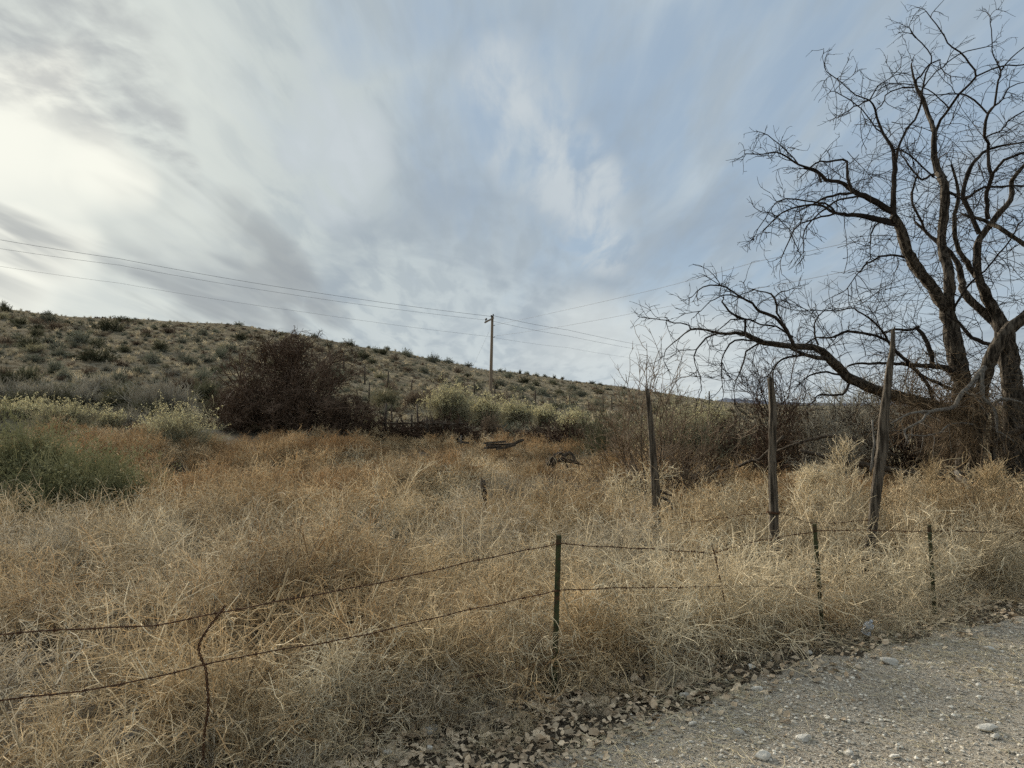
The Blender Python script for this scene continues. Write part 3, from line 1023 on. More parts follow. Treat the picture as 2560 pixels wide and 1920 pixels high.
def build_tree():
    D = 12.4
    base = ground_hit(2440, 1300)
    t = empty("bare_tree", (at(2440, 1300, D)[0], D, gz(at(2440, 1300, D)[0], D)))
    tag(t, "big leafless tree with several rough dark trunks rising behind the leaning wooden posts", "tree")
    inv = Matrix.Translation(-t.location)

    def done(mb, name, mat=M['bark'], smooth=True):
        o = mb.build(name, mat, t, smooth)
        o.matrix_parent_inverse = inv
        return o
    # trunk with the dark upright limbs
    b = MB()
    put_limb(b, [C4(1075, 1480, 62), C4(1075, 1100, 60), C4(1080, 760, 58), C4(1045, 480, 56), C2(1700, 1500, 58), C2(1655, 1240, 55), C2(1605, 1020, 46)], D, D, 12, 0.10, 0.04, 0.7)
    put_limb(b, [C2(1610, 1040, 44), C2(1520, 890, 42), C2(1375, 700, 40), C2(1295, 570, 38), C2(1245, 400, 35), C2(1180, 280, 31)], D, D - 0.5, 11, 0.10, 0.05, 0.8)
    put_limb(b, [C2(1608, 1030, 42), C2(1622, 800, 38), C2(1592, 620, 33), C2(1560, 500, 30), C2(1580, 300, 32), C1(1578, 1450, 30), C1(1530, 1350, 27), C1(1502, 1240, 23), C1(1500, 1050, 18), C1(1452, 900, 17), C1(1390, 740, 14), C1(1350, 655, 10), C1(1322, 520, 6), C1(1330, 490, 3)], D, D + 0.5, 11, 0.10, 0.06, 0.9)
    done(b, "trunk")
    # trunk on the right, forked
    b = MB()
    put_limb(b, [C4(1440, 1400, 72), C4(1435, 1000, 70), C4(1430, 600, 68), C2(2085, 1350, 68), C2(2040, 1180, 58), C2(1990, 1070, 45), C2(1900, 880, 34), C2(1850, 750, 28), C2(1852, 500, 25), C2(1885, 430, 22), C2(1985, 300, 20), C2(2100, 160, 18), C2(2112, 20, 17), C1(2135, 1400, 14), C1(2240, 1280, 12), C1(2330, 1120, 8)], D + 0.7, D + 0.4, 12, 0.10, 0.05, 0.8)
    put_limb(b, [C2(2010, 1140, 32), C2(1900, 1050, 28), C2(1745, 900, 24), C2(1720, 780, 21), C2(1690, 660, 18), C2(1600, 540, 15), C2(1480, 450, 11), C2(1350, 330, 8)], D + 0.7, D + 1.4, 9, 0.08, 0.08, 0.9)
    put_limb(b, [C2(1840, 770, 20), C2(1740, 620, 19), C2(1680, 500, 17), C2(1660, 330, 15), C2(1690, 180, 13), C1(1690, 1480, 11), C1(1640, 1300, 8)], D + 0.6, D + 0.2, 9, 0.08, 0.08, 0.9)
    done(b, "trunk")
    # the limb with peeled bark that leans out to the right
    b = MB()
    put_limb(b, [C4(1130, 1230, 46), C4(1150, 900, 45), C4(1190, 560, 44), C4(1250, 300, 44), C4(1340, 130, 42), C4(1450, 20, 42), (2575, 780, 14), (2640, 690, 13), (2720, 500, 11), (2750, 260, 8)], D - 0.5, D - 1.3, 11, 0.10, 0.05, 0.6)
    put_limb(b, [C4(1270, 620, 20), C4(1290, 820, 22), C4(1260, 1000, 26), C4(1300, 1180, 30), C4(1330, 1300, 30), C4(1355, 1480, 30)], D - 0.9, D - 1.1, 9, 0.10, 0.05, 0.3)
    put_limb(b, [C2(2330, 560, 24), C2(2200, 500, 19), C2(2060, 400, 18), C2(1960, 350, 16), C2(1840, 300, 13), C2(1720, 270, 9)], D - 1.2, D - 0.6, 9, 0.08, 0.06, 0.9)
    done(b, "trunk")
    # the long limb that leans far out to the left
    b = MB()
    put_limb(b, [C4(1090, 760, 46), C4(960, 700, 44), C4(820, 640, 42), C4(620, 590, 40), C4(500, 560, 38), C4(330, 500, 36), C3(2080, 1050, 44), C3(1900, 880, 42), C3(1800, 780, 34), C3(1680, 740, 30), C3(1530, 735, 28), C3(1330, 710, 27), C3(1160, 680, 25), C3(1040, 610, 23), C3(950, 605, 15), C3(790, 605, 12), C3(640, 570, 9), C3(500, 570, 7), C3(380, 660, 5), C3(260, 760, 4), C3(240, 830, 3)], D + 0.3, D - 1.2, 10, 0.09, 0.04, 1.1)
    put_limb(b, [C3(1850, 860, 24), C3(1740, 850, 22), C3(1640, 815, 19), C3(1500, 750, 14), C3(1400, 720, 10)], D - 0.9, D - 0.9, 9, 0.08, 0.03, 0.8)
    done(b, "leaning_limb")
    # smaller measured branches and all the twigs
    b = MB()
    br = [
        ([C2(1180, 275, 20), C2(1185, 100, 17), C1(1185, 1400, 16), C1(1180, 1190, 12), C1(1100, 1055, 9), C1(1050, 930, 8), C1(1035, 860, 7), C1(990, 790, 5), C1(880, 750, 4), C1(780, 660, 3.5), C1(650, 565, 3)], D - .5, D - 1, 1),
        ([C1(990, 795, 5), C1(1060, 680, 4), C1(1165, 610, 3)], D - .9, D - 1.1, .6),
        ([C1(985, 795, 5), C1(870, 845, 4), C1(745, 930, 3)], D - .9, D - 1.2, .8),
        ([C1(1095, 1045, 6), C1(1045, 1015, 5), C1(960, 900, 4), C1(880, 820, 4), C1(715, 720, 3)], D - .8, D - 1.3, .7),
        ([C1(1185, 1400, 14), C1(1215, 1190, 9), C1(1260, 1070, 8), C1(1320, 980, 7), C1(1385, 880, 7), C1(1410, 700, 6), C1(1450, 540, 5), C1(1482, 440, 4), C1(1400, 350, 4), C1(1310, 225, 3)], D - .5, D - .2, .9),
        ([C2(1165, 250, 23), C2(1000, 150, 21), C2(870, 95, 17), C2(790, 30, 14), C2(690, 5, 12), C1(650, 1420, 13), C1(560, 1345, 9), C1(430, 1300, 7), C1(340, 1240, 6), C1(250, 1200, 5), C1(150, 1218, 4), C1(20, 1215, 3)], D - .5, D - 1.6, 1.2),
        ([C1(430, 1300, 5), C1(340, 1190, 4), C1(185, 1065, 3)], D - 1.4, D - 1.5, .7),
        ([C1(860, 1520, 12), C1(810, 1400, 10), C1(815, 1280, 8), C1(720, 1272, 7), C1(600, 1280, 6), C1(520, 1325, 5)], D - 1, D - .8, 1),
        ([C1(610, 1440, 7), C1(580, 1360, 6), C1(470, 1330, 5)], D - 1.2, D - 1.1, .9),
        ([C2(1190, 340, 23), C2(980, 295, 18), C2(840, 275, 13), C2(720, 262, 10), C2(620, 205, 8), C2(480, 200, 6), C2(300, 260, 5), C2(150, 405, 3)], D - .4, D - 1.9, 1.2),
        ([C2(720, 255, 8), C2(640, 190, 6), C2(420, 155, 5), C2(270, 170, 4), C2(110, 385, 3)], D - 1.2, D - 1.9, 1.1),
        ([C2(720, 265, 7), C2(560, 310, 6), C2(410, 370, 5), C2(360, 480, 4), C2(300, 605, 3)], D - 1.2, D - 1.7, 1),
        ([C2(900, 130, 7), C2(720, 170, 6), C2(600, 260, 5), C2(480, 400, 4), C2(470, 570, 3)], D - .9, D - 1.4, 1),
        ([C2(860, 100, 9), C2(660, 135, 8), C2(560, 180, 5), C2(430, 250, 3)], D - .9, D - 1, 1),
        ([C2(1265, 610, 8), C2(1120, 595, 7), C2(1000, 645, 6), C2(900, 735, 4), C2(820, 850, 3)], D - .5, D - 1.3, 1.2),
        ([C2(1200, 360, 7), C2(1060, 340, 6), C2(1005, 430, 5), C2(1000, 620, 3)], D - .5, D - 1, .9),
        ([C1(1350, 655, 7), C1(1400, 590, 6), C1(1460, 510, 5), C1(1545, 475, 4), C1(1550, 540, 3), C1(1630, 600, 3)], D + .4, D + .2, .6),
        ([C1(1345, 690, 6), C1(1250, 690, 5), C1(1130, 740, 4), C1(1110, 790, 4), C1(1055, 860, 3), C1(1050, 900, 3)], D + .4, D, .7),
        ([C1(1508, 1060, 10), C1(1555, 945, 9), C1(1620, 860, 8), C1(1700, 745, 8), C1(1830, 605, 7), C1(1745, 455, 6), C1(1605, 335, 5), C1(1520, 190, 4), C1(1440, 90, 3)], D + .4, D - .2, .55),
        ([C1(1830, 605, 6), C1(2020, 525, 5), C1(2200, 510, 4), C1(2300, 480, 3)], D, D - .2, .6),
        ([C1(1400, 720, 5), C1(1480, 600, 4), C1(1570, 530, 4), C1(1700, 430, 3.5), C1(1915, 370, 3)], D + .3, D + .1, .5),
        ([C1(1620, 855, 5), C1(1500, 740, 4), C1(1380, 680, 4), C1(1155, 660, 3)], D + .3, D + .5, .6),
        ([C1(1920, 895, 6), C1(1820, 790, 6), C1(1720, 745, 5), C1(1610, 745, 4), C1(1430, 745, 3)], D, D + .3, .7),
        ([C2(1925, 310, 14), C2(1920, 100, 13), C1(1960, 1385, 13), C1(1922, 1300, 11), C1(1932, 1130, 10), C1(1900, 1080, 10), C1(1925, 900, 8), C1(1980, 830, 7), C1(2000, 680, 6), C1(2030, 560, 5), C1(1970, 430, 4), C1(1945, 130, 3)], D + .5, D, .8),
        ([C1(1960, 1380, 10), C1(2050, 1275, 9), C1(2180, 1215, 8), C1(2330, 1180, 6)], D + .3, D, 1),
        ([C1(1925, 890, 5), C1(2040, 780, 5), C1(2100, 690, 4), C1(2230, 645, 3)], D + .2, D - .1, .8),
        ([C1(2030, 560, 5), C1(2110, 460, 4), C1(2260, 330, 3)], D + .1, D - .2, .6),
        ([C2(1860, 420, 16), C2(1735, 150, 14), C1(1735, 1520, 13), C1(1770, 1370, 12), C1(1830, 1260, 10), C1(1960, 1170, 8), C1(2230, 1120, 5)], D + .4, D + 1, 1.1),
        ([C1(1900, 1090, 6), C1(2030, 1030, 5), C1(2120, 930, 5), C1(2300, 830, 4)], D + .3, D + .9, 1),
        ([C2(1620, 100, 9), C2(1740, 150, 9), C2(1900, 60, 8), C2(2250, 50, 6)], D, D - .8, 1),
        ([C1(1600, 1400, 9), C1(1480, 1380, 8), C1(1400, 1420, 7), C1(1300, 1300, 6), C1(1230, 1190, 4)], D + .4, D + .9, 1),
        ([C1(1180, 1180, 6), C1(1280, 1200, 5), C1(1400, 1310, 5), C1(1500, 1400, 6)], D - .3, D + .2, 1),
        ([C2(1590, 560, 10), C2(1450, 420, 9), C2(1340, 200, 8), C1(1330, 1500, 7), C1(1370, 1380, 5)], D + .2, D + .8, 1),
        ([C2(1660, 1010, 8), C2(1760, 850, 7), C2(1900, 720, 6), C2(2050, 540, 5), C2(2200, 320, 4)], D - .2, D - .6, 1),
        ([C2(1950, 1300, 14), C2(1800, 1240, 13), C2(1700, 1130, 10), C2(1600, 1060, 6)], D - .3, D - .5, .9),
        ([C3(1520, 725, 16), C3(1430, 560, 15), C3(1340, 450, 14), C3(1180, 390, 12), C3(1110, 310, 10), C3(970, 230, 8), C3(790, 130, 6), C3(620, 150, 5), C3(525, 235, 3)], D - .9, D - 1.6, 1),
        ([C3(1520, 700, 11), C3(1420, 520, 10), C3(1350, 410, 9), C3(1330, 250, 9), C3(1240, 200, 6), C3(1130, 180, 5), C3(1000, 220, 4)], D - .8, D - .5, 1.1),
        ([C3(1340, 240, 6), C3(1400, 200, 5), C3(1500, 165, 3)], D - .6, D - .4, .9),
        ([C3(1035, 600, 12), C3(1030, 475, 10), C3(960, 440, 9), C3(830, 325, 8), C3(828, 260, 4)], D - 1.1, D - 1.3, 1.3),
        ([C3(1080, 300, 6), C3(960, 240, 6), C3(850, 228, 5), C3(740, 260, 4), C3(600, 385, 3)], D - 1.3, D - 1.7, .9),
        ([C3(1510, 650, 9), C3(1350, 540, 8), C3(1190, 520, 7), C3(1080, 465, 6), C3(900, 480, 5), C3(790, 560, 4)], D - .9, D - 1.1, 1.1),
        ([C3(790, 605, 8), C3(650, 650, 7), C3(560, 760, 6), C3(540, 900, 4), C3(600, 1030, 3)], D - 1.1, D - 1.4, 1.2),
        ([C3(500, 565, 6), C3(450, 505, 5), C3(340, 500, 5), C3(250, 480, 4), C3(140, 460, 3)], D - 1.2, D - 1.3, 1.2),
        ([C3(1160, 680, 8), C3(940, 670, 7), C3(850, 760, 6), C3(805, 880, 4), C3(815, 1120, 3)], D - 1, D - 1.4, 1.1),
        ([C3(1180, 700, 8), C3(1050, 780, 7), C3(1025, 900, 6), C3(950, 1070, 4), C3(935, 1250, 3)], D - 1, D - 1.3, 1.1),
        ([C3(1640, 815, 9), C3(1400, 860, 8), C3(1270, 1020, 4)], D - .9, D - 1.2, 1.2),
        ([C3(2010, 1030, 9), C3(1860, 990, 8), C3(1680, 1020, 6), C3(1600, 1080, 4)], D - .3, D - .9, 1.2),
        ([C3(2060, 1110, 12), C3(2000, 1210, 9), C3(1780, 1210, 7), C3(1700, 1290, 5)], D - .2, D - .8, 1.2),
        ([C4(830, 625, 12), C4(740, 430, 12), C4(545, 245, 11), C4(480, 160, 9), C4(340, 112, 8), C4(180, 85, 8), C4(80, 128, 7), C3(1920, 640, 7), C3(1740, 650, 6), C3(1620, 720, 5)], D - .4, D - 1, 1.1),
        ([C4(485, 165, 8), C4(420, 60, 7), C3(2110, 355, 6), C3(2000, 378, 5), C3(1580, 382, 3)], D - .8, D - 1, .9),
        ([C4(1000, 430, 22), C4(940, 375, 20), C4(850, 350, 17), C4(680, 340, 13), C4(500, 325, 10), C4(250, 328, 7), C4(180, 350, 4)], D - .2, D - .6, 1),
        ([C4(820, 340, 16), C4(795, 220, 15), C4(765, 150, 14), C4(700, 60, 11)], D - .3, D - .4, .8),
        ([C4(715, 50, 9), C4(620, 75, 8), C4(530, 68, 7), C4(430, 100, 4)], D - .4, D - .6, 1),
        ([C3(1760, 720, 9), C3(1720, 620, 8), C3(1720, 500, 6), C3(1830, 370, 4)], D - .8, D - .6, 1.4),
        ([C4(1010, 540, 12), C4(860, 480, 11), C4(700, 390, 9), C4(580, 260, 7)], D - .1, D + .5, 1.2),
    ]
    for pts, y0, y1, w in br:
        put_limb(b, [(a_, b_, c_ * 1.22) for a_, b_, c_ in pts], y0, y1, 7, 0.05, 0.05, w)
    twigs_for(b, TWIG_SRC, density=3.9, r1=0.0062, r2=0.0041, sub=4, rng=np.random.default_rng(41))
    # twigs of limbs that stand outside the picture on the right, and the dense inner crown
    g = np.random.default_rng(43)
    n = 330
    u, v = g.uniform(2080, 2760, n), g.uniform(300, 1000, n)
    yy = D + g.normal(0, 0.7, n)
    bs = np.array([at(a, c, e) for a, c, e in zip(u, v, yy)])
    ds = g.normal(size=(n, 3)) + [0, 0, 0.2]
    p1 = grow(bs, ds, g.uniform(0.5, 1.3, n), 11, 0.12, (0, 0, -0.02), 0.14, g)
    b.tubes(p1, taper(np.full(n, 0.006), n, 11, 0.5), 4, 0, g)
    c, d, i, t_ = spawn(p1, 6, 0.1, 1.0, 0.8, g)
    p2 = grow(c, d, g.uniform(0.12, 0.4, len(c)), 6, 0.17, (0, 0, -0.045), 0.2, g)
    b.tubes(p2, taper(np.full(len(c), 0.0032), len(c), 6, 0.6), 3, 0, g)
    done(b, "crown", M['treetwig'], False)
    # bleached dead boughs hanging from the trunk
    for pts, y0, y1 in (
        ([C4(1210, 360, 22), C4(1150, 430, 22), C4(1095, 505, 20), C4(1030, 560, 18), C4(985, 650, 17), C4(850, 680, 13), C4(750, 690, 10), C4(640, 712, 8), C4(500, 780, 4)], D - 1.0, D - 1.9),
        ([C4(800, 690, 9), C4(715, 775, 9), C4(625, 810, 8), C4(608, 860, 7), C4(632, 915, 4)], D - 1.6, D - 1.9),
        ([C4(1190, 400, 18), C4(1198, 580, 18), C4(1270, 655, 16), C4(1300, 760, 12), C4(1308, 850, 9), C4(1330, 850, 7), C4(1430, 915, 4)], D - 1.1, D - 1.5),
        ([C4(1280, 640, 14), C4(1320, 605, 13), C4(1400, 600, 11), C4(1520, 640, 9), C4(1640, 740, 6)], D - 1.3, D - 1.6),
        ([C4(1060, 535, 7), C4(1130, 575, 6), C4(1200, 630, 4)], D - 1.4, D - 1.5),
        ([C4(1130, 790, 6), C4(980, 780, 7), C4(880, 840, 6), C4(790, 870, 5), C4(610, 870, 4)], D - 1.2, D - 1.7),
    ):
        b = MB()
        q = limb_line(pts, y0, y1, 0.04)
        q[1:-1, :3] += RNG.normal(0, 0.006, (len(q) - 2, 3))
        b.limb(q[:, :3], q[:, 3], 8, 0, 0.06)
        nb = 5
        ix = np.linspace(len(q) * 0.3, len(q) - 2, nb).astype(int)
        p = grow(q[ix, :3], RNG.normal(size=(nb, 3)) + [-0.4, 0, -0.3], RNG.uniform(0.15, 0.45, nb), 8, 0.15, (0, 0, -0.05), 0.15)
        b.tubes(p, taper(np.full(nb, 0.006), nb, 8, 0.4), 5)
        o = done(b, "dead_bough", M['deadwood'])
        o["label"] = "bleached grey dead bough"


build_tree()


def build_vines():
    """Curtain of dry brown vines and shed twigs round the tree's foot."""
    g = np.random.default_rng(61)
    for cu, v0, v1, w, yy, n, lab in ((2425, 960, 1240, 75, 11.6, 260, "curtain of dry brown vines hanging down the tree trunks' dark hollow"), (2290, 900, 1150, 80, 12.0, 110, "thin grey brown vine tangle hanging below the leaning limb")):
        b = MB()
        u, v = g.normal(cu, w * 0.5, n), g.uniform(v0 - 40, (v0 + v1) / 2, n)
        bs = np.array([at(a, c, yy + 0.35 * g.normal()) for a, c in zip(u, v)])
        p = grow(bs, g.normal(size=(n, 3)) * [0.7, 0.7, 0.4] + [0, 0, -0.6], g.uniform(0.4, 1.3, n), 10, 0.22, (0, 0, -0.10), 0.14, g)
        b.tubes(p, taper(np.full(n, 0.0042), n, 10, 0.6), 3, 0, g)
        c, d, i, t = spawn(p, 5, 0.1, 1, 0.9, g)
        p2 = grow(c, d, g.uniform(0.08, 0.3, len(c)), 6, 0.25, (0, 0, -0.06), 0.2, g)
        b.tubes(p2, taper(np.full(len(c), 0.003), len(c), 6, 0.6), 3, 0, g)
        tag(b.build("hanging_vines", M['vine']), lab, "vines")


build_vines()


# ------------------------------------------------------------------ bare shrubs and brush
def bare_shrub(seed, H, W, n=9, mat=None, name="bare_shrub", upright=0.0, per=(7, 6, 4), r=(0.02, 0.009, 0.0055, 0.004), wander=0.16, spread=0.8, droop=-0.005, loc=(0, 0, 0), trunk_mat=None, dome=False):
    """Leafless shrub: an Empty with its stems (trunk) and its twigs (crown)."""
    g = np.random.default_rng(seed)
    e = empty(name, loc)
    s, b = MB(), MB()
    az = g.uniform(0, 2 * math.pi, n)
    el = np.abs(g.normal(0, 0.55, n)) * spread + 0.08
    if dome:
        el = np.linspace(0.08, 1.42, n)
    d = np.stack([np.cos(az) * np.sin(el), np.sin(az) * np.sin(el), np.cos(el)], -1)
    base = np.stack([g.normal(0, 0.05 * W, n), g.normal(0, 0.05 * W, n), np.full(n, -0.05)], -1)
    L = np.minimum(H / np.maximum(np.cos(el), 0.35), 0.5 * W / np.maximum(np.sin(el), 0.05) + 0.2 * H) * g.uniform(0.6, 0.85, n)
    L = np.minimum(L, 1.2 * max(H, W * 0.5))
    if dome:
        L = 0.88 * np.hypot(H * np.cos(el), W / 2 * np.sin(el)) * g.uniform(0.85, 1.05, n)
    p0 = grow(base, d, L, 10, wander * 0.7, (0, 0, 0.0 if dome else 0.04 + upright), 0.05, g)
    p0[:, 1:, 2] = np.maximum(p0[:, 1:, 2], 0.05)
    s.tubes(p0, taper(np.full(n, r[0]), n, 10, 0.35), 6, 0, g)
    c, dd, i, t = spawn(p0, per[0], 0.2, 1.0, 0.6, g)
    p1 = grow(c, dd, H * g.uniform(0.22, 0.5, len(c)), 8, wander, (0, 0, 0.03 + upright + droop), 0.08, g)
    b.tubes(p1, taper(np.full(len(c), r[1]), len(c), 8, 0.45), 4, 0, g)
    c, dd, i, t = spawn(p1, per[1], 0.15, 1.0, 0.7, g)
    p2 = grow(c, dd, H * g.uniform(0.10, 0.26, len(c)), 6, wander * 1.2, (0, 0, 0.02 + upright + droop), 0.1, g)
    b.tubes(p2, taper(np.full(len(c), r[2]), len(c), 6, 0.55), 3, 0, g)
    if per[2]:
        c, dd, i, t = spawn(p2, per[2], 0.15, 1.0, 0.8, g)
        p3 = grow(c, dd, H * g.uniform(0.05, 0.13, len(c)), 4, wander * 1.4, (0, 0, droop), 0.1, g)
        b.tubes(p3, taper(np.full(len(c), r[3]), len(c), 4, 0.6), 2, 0, g)
    if dome:
        for mb in (s, b):
            for k, v in enumerate(mb.v):
                rho = np.linalg.norm(v / [W / 2, W / 2, H], axis=1, keepdims=True)
                lump = 1 + 0.10 * np.sin(3 * np.arctan2(v[:, 1:2], v[:, 0:1]) + seed) + 0.06 * np.sin(7 * v[:, 0:1] / W * 3)
                rho = rho / lump
                mb.v[k] = v / np.maximum(rho, 1.0) ** 0.75
    s.build("trunk", trunk_mat or mat, e, True)
    b.build("crown", mat, e)
    return e


def place(u, v, y):
    """Ground point under photo column u at depth y (v is ignored: the terrain gives the height)."""
    x = pix_ray(u, v)[0] * y
    return (x, y, gz(x, y))


def px(n, y):
    return n * y / F


# the large dark mesquite at the foot of the hill
tag(bare_shrub(71, 3.95, 7.2, 26, M['mesquite'], "mesquite_shrub", per=(10, 8, 5), r=(0.06, 0.024, 0.011, 0.0085), wander=0.15, spread=1.25, dome=True, loc=place(735, 1060, 31.0)), "very large dark brown leafless bush at the hill's foot, left of the utility pole", "bush")
tag(bare_shrub(72, 1.7, 4.6, 14, M['mesquite'], "mesquite_shrub", per=(10, 8, 5), r=(0.03, 0.016, 0.010, 0.009), spread=1.5, dome=True, loc=place(860, 1060, 30.2)), "low dark wing spreading on the pole side of the largest dark bush", "bush")
tag(bare_shrub(73, 1.5, 4.0, 14, M['mesquite'], "mesquite_shrub", per=(10, 8, 5), r=(0.03, 0.016, 0.010, 0.008), spread=1.5, dome=True, loc=place(590, 1060, 30.0)), "low brown bush spreading under the left flank of the largest dark bush", "bush")

tag(bare_shrub(74, 1.5, 5.0, 18, M['mesquite'], "mesquite_shrub", per=(10, 8, 5), r=(0.03, 0.016, 0.010, 0.009), spread=1.6, dome=True, loc=place(745, 1060, 29.6)), "low dark brush filling the foot of the largest dark bush", "bush")

BARE = [
    # u, y, H, W, n, material, seed, upright, name, label
    (1740, 14.5, 1.3, 1.2, 4, 'darktwig', 81, 0.03, "bare_shrub", "dark many stemmed leafless shrub standing between the two left wooden posts"),
    (1622, 12.5, 2.6, 2.0, 8, 'brown', 82, 0.05, "bare_shrub", "leafless shrub with thin upright whips just behind the leftmost wooden post"),
    (1690, 16.5, 1.6, 1.0, 3, 'brown', 83, 0.07, "bare_shrub", "slender group of bare upright whips against the hill, right of the leftmost wooden post"),
    (1930, 16.5, 2.9, 2.0, 9, 'darktwig', 84, 0.03, "bare_sapling", "small leafless tree fanning out behind the middle wooden post"),
    (1850, 19.0, 1.7, 1.6, 8, 'darktwig', 85, 0.03, "bare_shrub", "small dark leafless bush far behind, left of the middle wooden post"),
    (2040, 16.0, 1.9, 2.6, 11, 'brown', 86, 0.0, "bare_shrub", "brown thicket bush between the middle post and the leaning post"),
    (2150, 15.0, 2.1, 2.6, 11, 'greytwig', 87, 0.0, "bare_shrub", "dense brown leafless bush directly behind the leaning wooden post"),
    (2270, 14.6, 2.0, 2.4, 11, 'darktwig', 88, 0.0, "bare_shrub", "dark leafless bush under the long leaning limb, beside the tree trunks"),
    (2380, 14.0, 1.8, 2.2, 10, 'brown', 89, 0.0, "bare_shrub", "brown leafless bush filling the gap behind the tree's first trunk"),
    (2520, 13.6, 1.9, 2.4, 10, 'brown', 90, 0.0, "bare_shrub", "dark leafless bush at the tree's right hand trunk, by the picture edge"),
    (2100, 20.0, 2.4, 3.4, 12, 'greytwig', 91, 0.02, "bare_shrub", "tall grey brown brush far behind the leaning post, against the sky"),
    (2330, 20.0, 2.6, 3.6, 12, 'brown', 92, 0.02, "bare_shrub", "tall brown brush far behind the tree, seen through its lower twigs"),
    (1985, 21.0, 1.9, 2.6, 10, 'greytwig', 93, 0.02, "bare_shrub", "low dark brush far behind, right of the small fanning tree"),
    (2620, 15.0, 2.6, 3.0, 11, 'brown', 94, 0.0, "bare_shrub", "brown brush cut off by the picture edge behind the tree"),
]
for u, y, H, W, n, mt, seed, up, nm, lab in BARE:
    tag(bare_shrub(seed, H, W, n, M[mt], nm, up, per=(8, 6, 4), r=(0.017, 0.009, 0.0058, 0.0045), spread=1.15, loc=place(u, 1150, y), trunk_mat=M['darkpost'] if mt != 'greytwig' else M['greytwig']), lab, "tree" if nm == "bare_sapling" else "bush", "leafless brush round the big tree" if nm == "bare_shrub" else None)
tag(bare_shrub(98, 1.05, 1.0, 7, M['weed_pale'], "dead_shrub", 0.02, per=(6, 5, 3), r=(0.012, 0.007, 0.005, 0.004), spread=1.0, loc=place(1568, 1250, 11.2)), "small whitish leafless skeleton bush left of the leftmost wooden post", "bush")


def dead_branch(name, pts, y0, y1, mat, label, n=10, sides=7, cat="branch", group=None, up=0.0):
    q = limb_line(pts, y0, y1, 0.05)
    q[1:-1, :3] += RNG.normal(0, 0.006, (len(q) - 2, 3))
    b = MB()
    b.limb(q[:, :3], q[:, 3], sides, 0, 0.08)
    if n:
        ix = RNG.integers(1, len(q) - 1, n)
        p = grow(q[ix, :3], RNG.normal(size=(n, 3)) + [0, 0, up], RNG.uniform(0.15, 0.6, n), 8, 0.16, (0, 0, -0.02), 0.12)
        b.tubes(p, taper(np.full(n, 0.006), n, 8, 0.4), 4)
    return tag(b.build(name, mat, smooth=True), label, cat, group)


dead_branch("fallen_branch", [(1940, 1128, 2.5), (1990, 1110, 3.5), (2040, 1095, 4), (2090, 1090, 4), (2160, 1105, 4.5), (2240, 1140, 4.5)], 12.6, 11.8, M['darkpost'], "grey fallen branch arching between the middle post and the leaning post", 12)
dead_branch("fallen_branch", [(1640, 1195, 5), (1690, 1190, 7), (1730, 1195, 9), (1770, 1185, 5), (1800, 1165, 4)], 13.0, 13.2, M['darkpost'], "dark crooked branch on the ground between the two left wooden posts", 8)
dead_branch("fallen_branch", [(2000, 1125, 4), (2090, 1150, 6), (2200, 1170, 8), (2330, 1190, 9), (2440, 1180, 8)], 11.6, 11.3, M['darkpost'], "dark fallen limb lying low in the weeds behind the leaning post", 16)
dead_branch("fallen_branch", [(2480, 1110, 8), (2530, 1085, 9), (2600, 1060, 9), (2660, 1070, 8)], 11.2, 10.6, M['darkpost'], "thick dark fallen limb at the tree's right, by the picture edge", 10)
dead_branch("fallen_branch", [(2390, 1180, 6), (2412, 1205, 7), (2440, 1240, 6)], 10.8, 10.4, M['deadwood'], "short bleached broken stick leaning at the foot of the tree", 3)
dead_branch("fallen_branch", [(1845, 1165, 4), (1880, 1150, 4), (1900, 1148, 4), (1960, 1090, 5)], 14.2, 13.6, M['darkpost'], "thin dark branch lying just behind the middle wooden post", 8)
dead_branch("fallen_branch", [(2180, 1050, 2), (2184, 1110, 2.5), (2176, 1180, 3)], 8.6, 8.4, M['deadwood'], "pale stick leaning against the leaning wooden post", 2)
dead_branch("fallen_branch", [(385, 1815, 12), (430, 1785, 12), (465, 1750, 11), (500, 1722, 7)], 3.95, 4.35, M['darkpost'], "thick dark broken stick in the weeds by the twisted wire stay", 0)
dead_branch("fallen_branch", [(215, 1918, 11), (270, 1880, 10), (340, 1835, 8), (355, 1840, 6)], 3.45, 3.8, M['deadwood'], "grey stick lying low in the weeds nearest the camera", 2)


# ------------------------------------------------------------------ wooden posts
def wood_post(pts, y, label, seed, ymat=M['post'], slim=0.85, tilt=0.0):
    g = np.random.default_rng(seed)
    L = [(*at(u, v, y + tilt * i), r * slim * y / F) for i, (u, v, r) in enumerate(pts)]
    base = L[-1]
    L.append((base[0] - 0.01, base[1], gz(base[0], base[1]) - 0.15, base[3] * 1.02))
    q = smooth_line(L, 0.05)[::-1]
    q[:, :2] += np.cumsum(g.normal(0, 0.0012, (len(q), 2)), 0)
    q[-1, :3] += [0, 0, 0]
    b = MB()
    k0 = b.n
    b.limb(q[:, :3], q[:, 3], 14, 0, 0.07, g)
    # splintered top
    n = 5
    p = grow(q[-1:, :3].repeat(n, 0) + g.normal(0, q[-1, 3] * 0.45, (n, 3)) * [1, 1, 0] - [0, 0, 0.02], g.normal(0, 0.15, (n, 3)) + [0, 0, 1], g.uniform(0.03, 0.09, n), 3, 0.05, rng=g)
    b.tubes(p, taper(np.full(n, q[-1, 3] * 0.30), n, 3, 0.2), 4, 0, g)
    e = empty("wooden_post", (base[0], base[1], gz(base[0], base[1])))
    o = b.build("shaft", ymat, e, True)
    o.matrix_parent_inverse = Matrix.Translation(-e.location)
    tag(e, label, "post", "old wooden corral posts")
    return e, q


def part_of(e, mb, name, mat, smooth=True):
    o = mb.build(name, mat, e, smooth)
    o.matrix_parent_inverse = Matrix.Translation(-e.location)
    return o


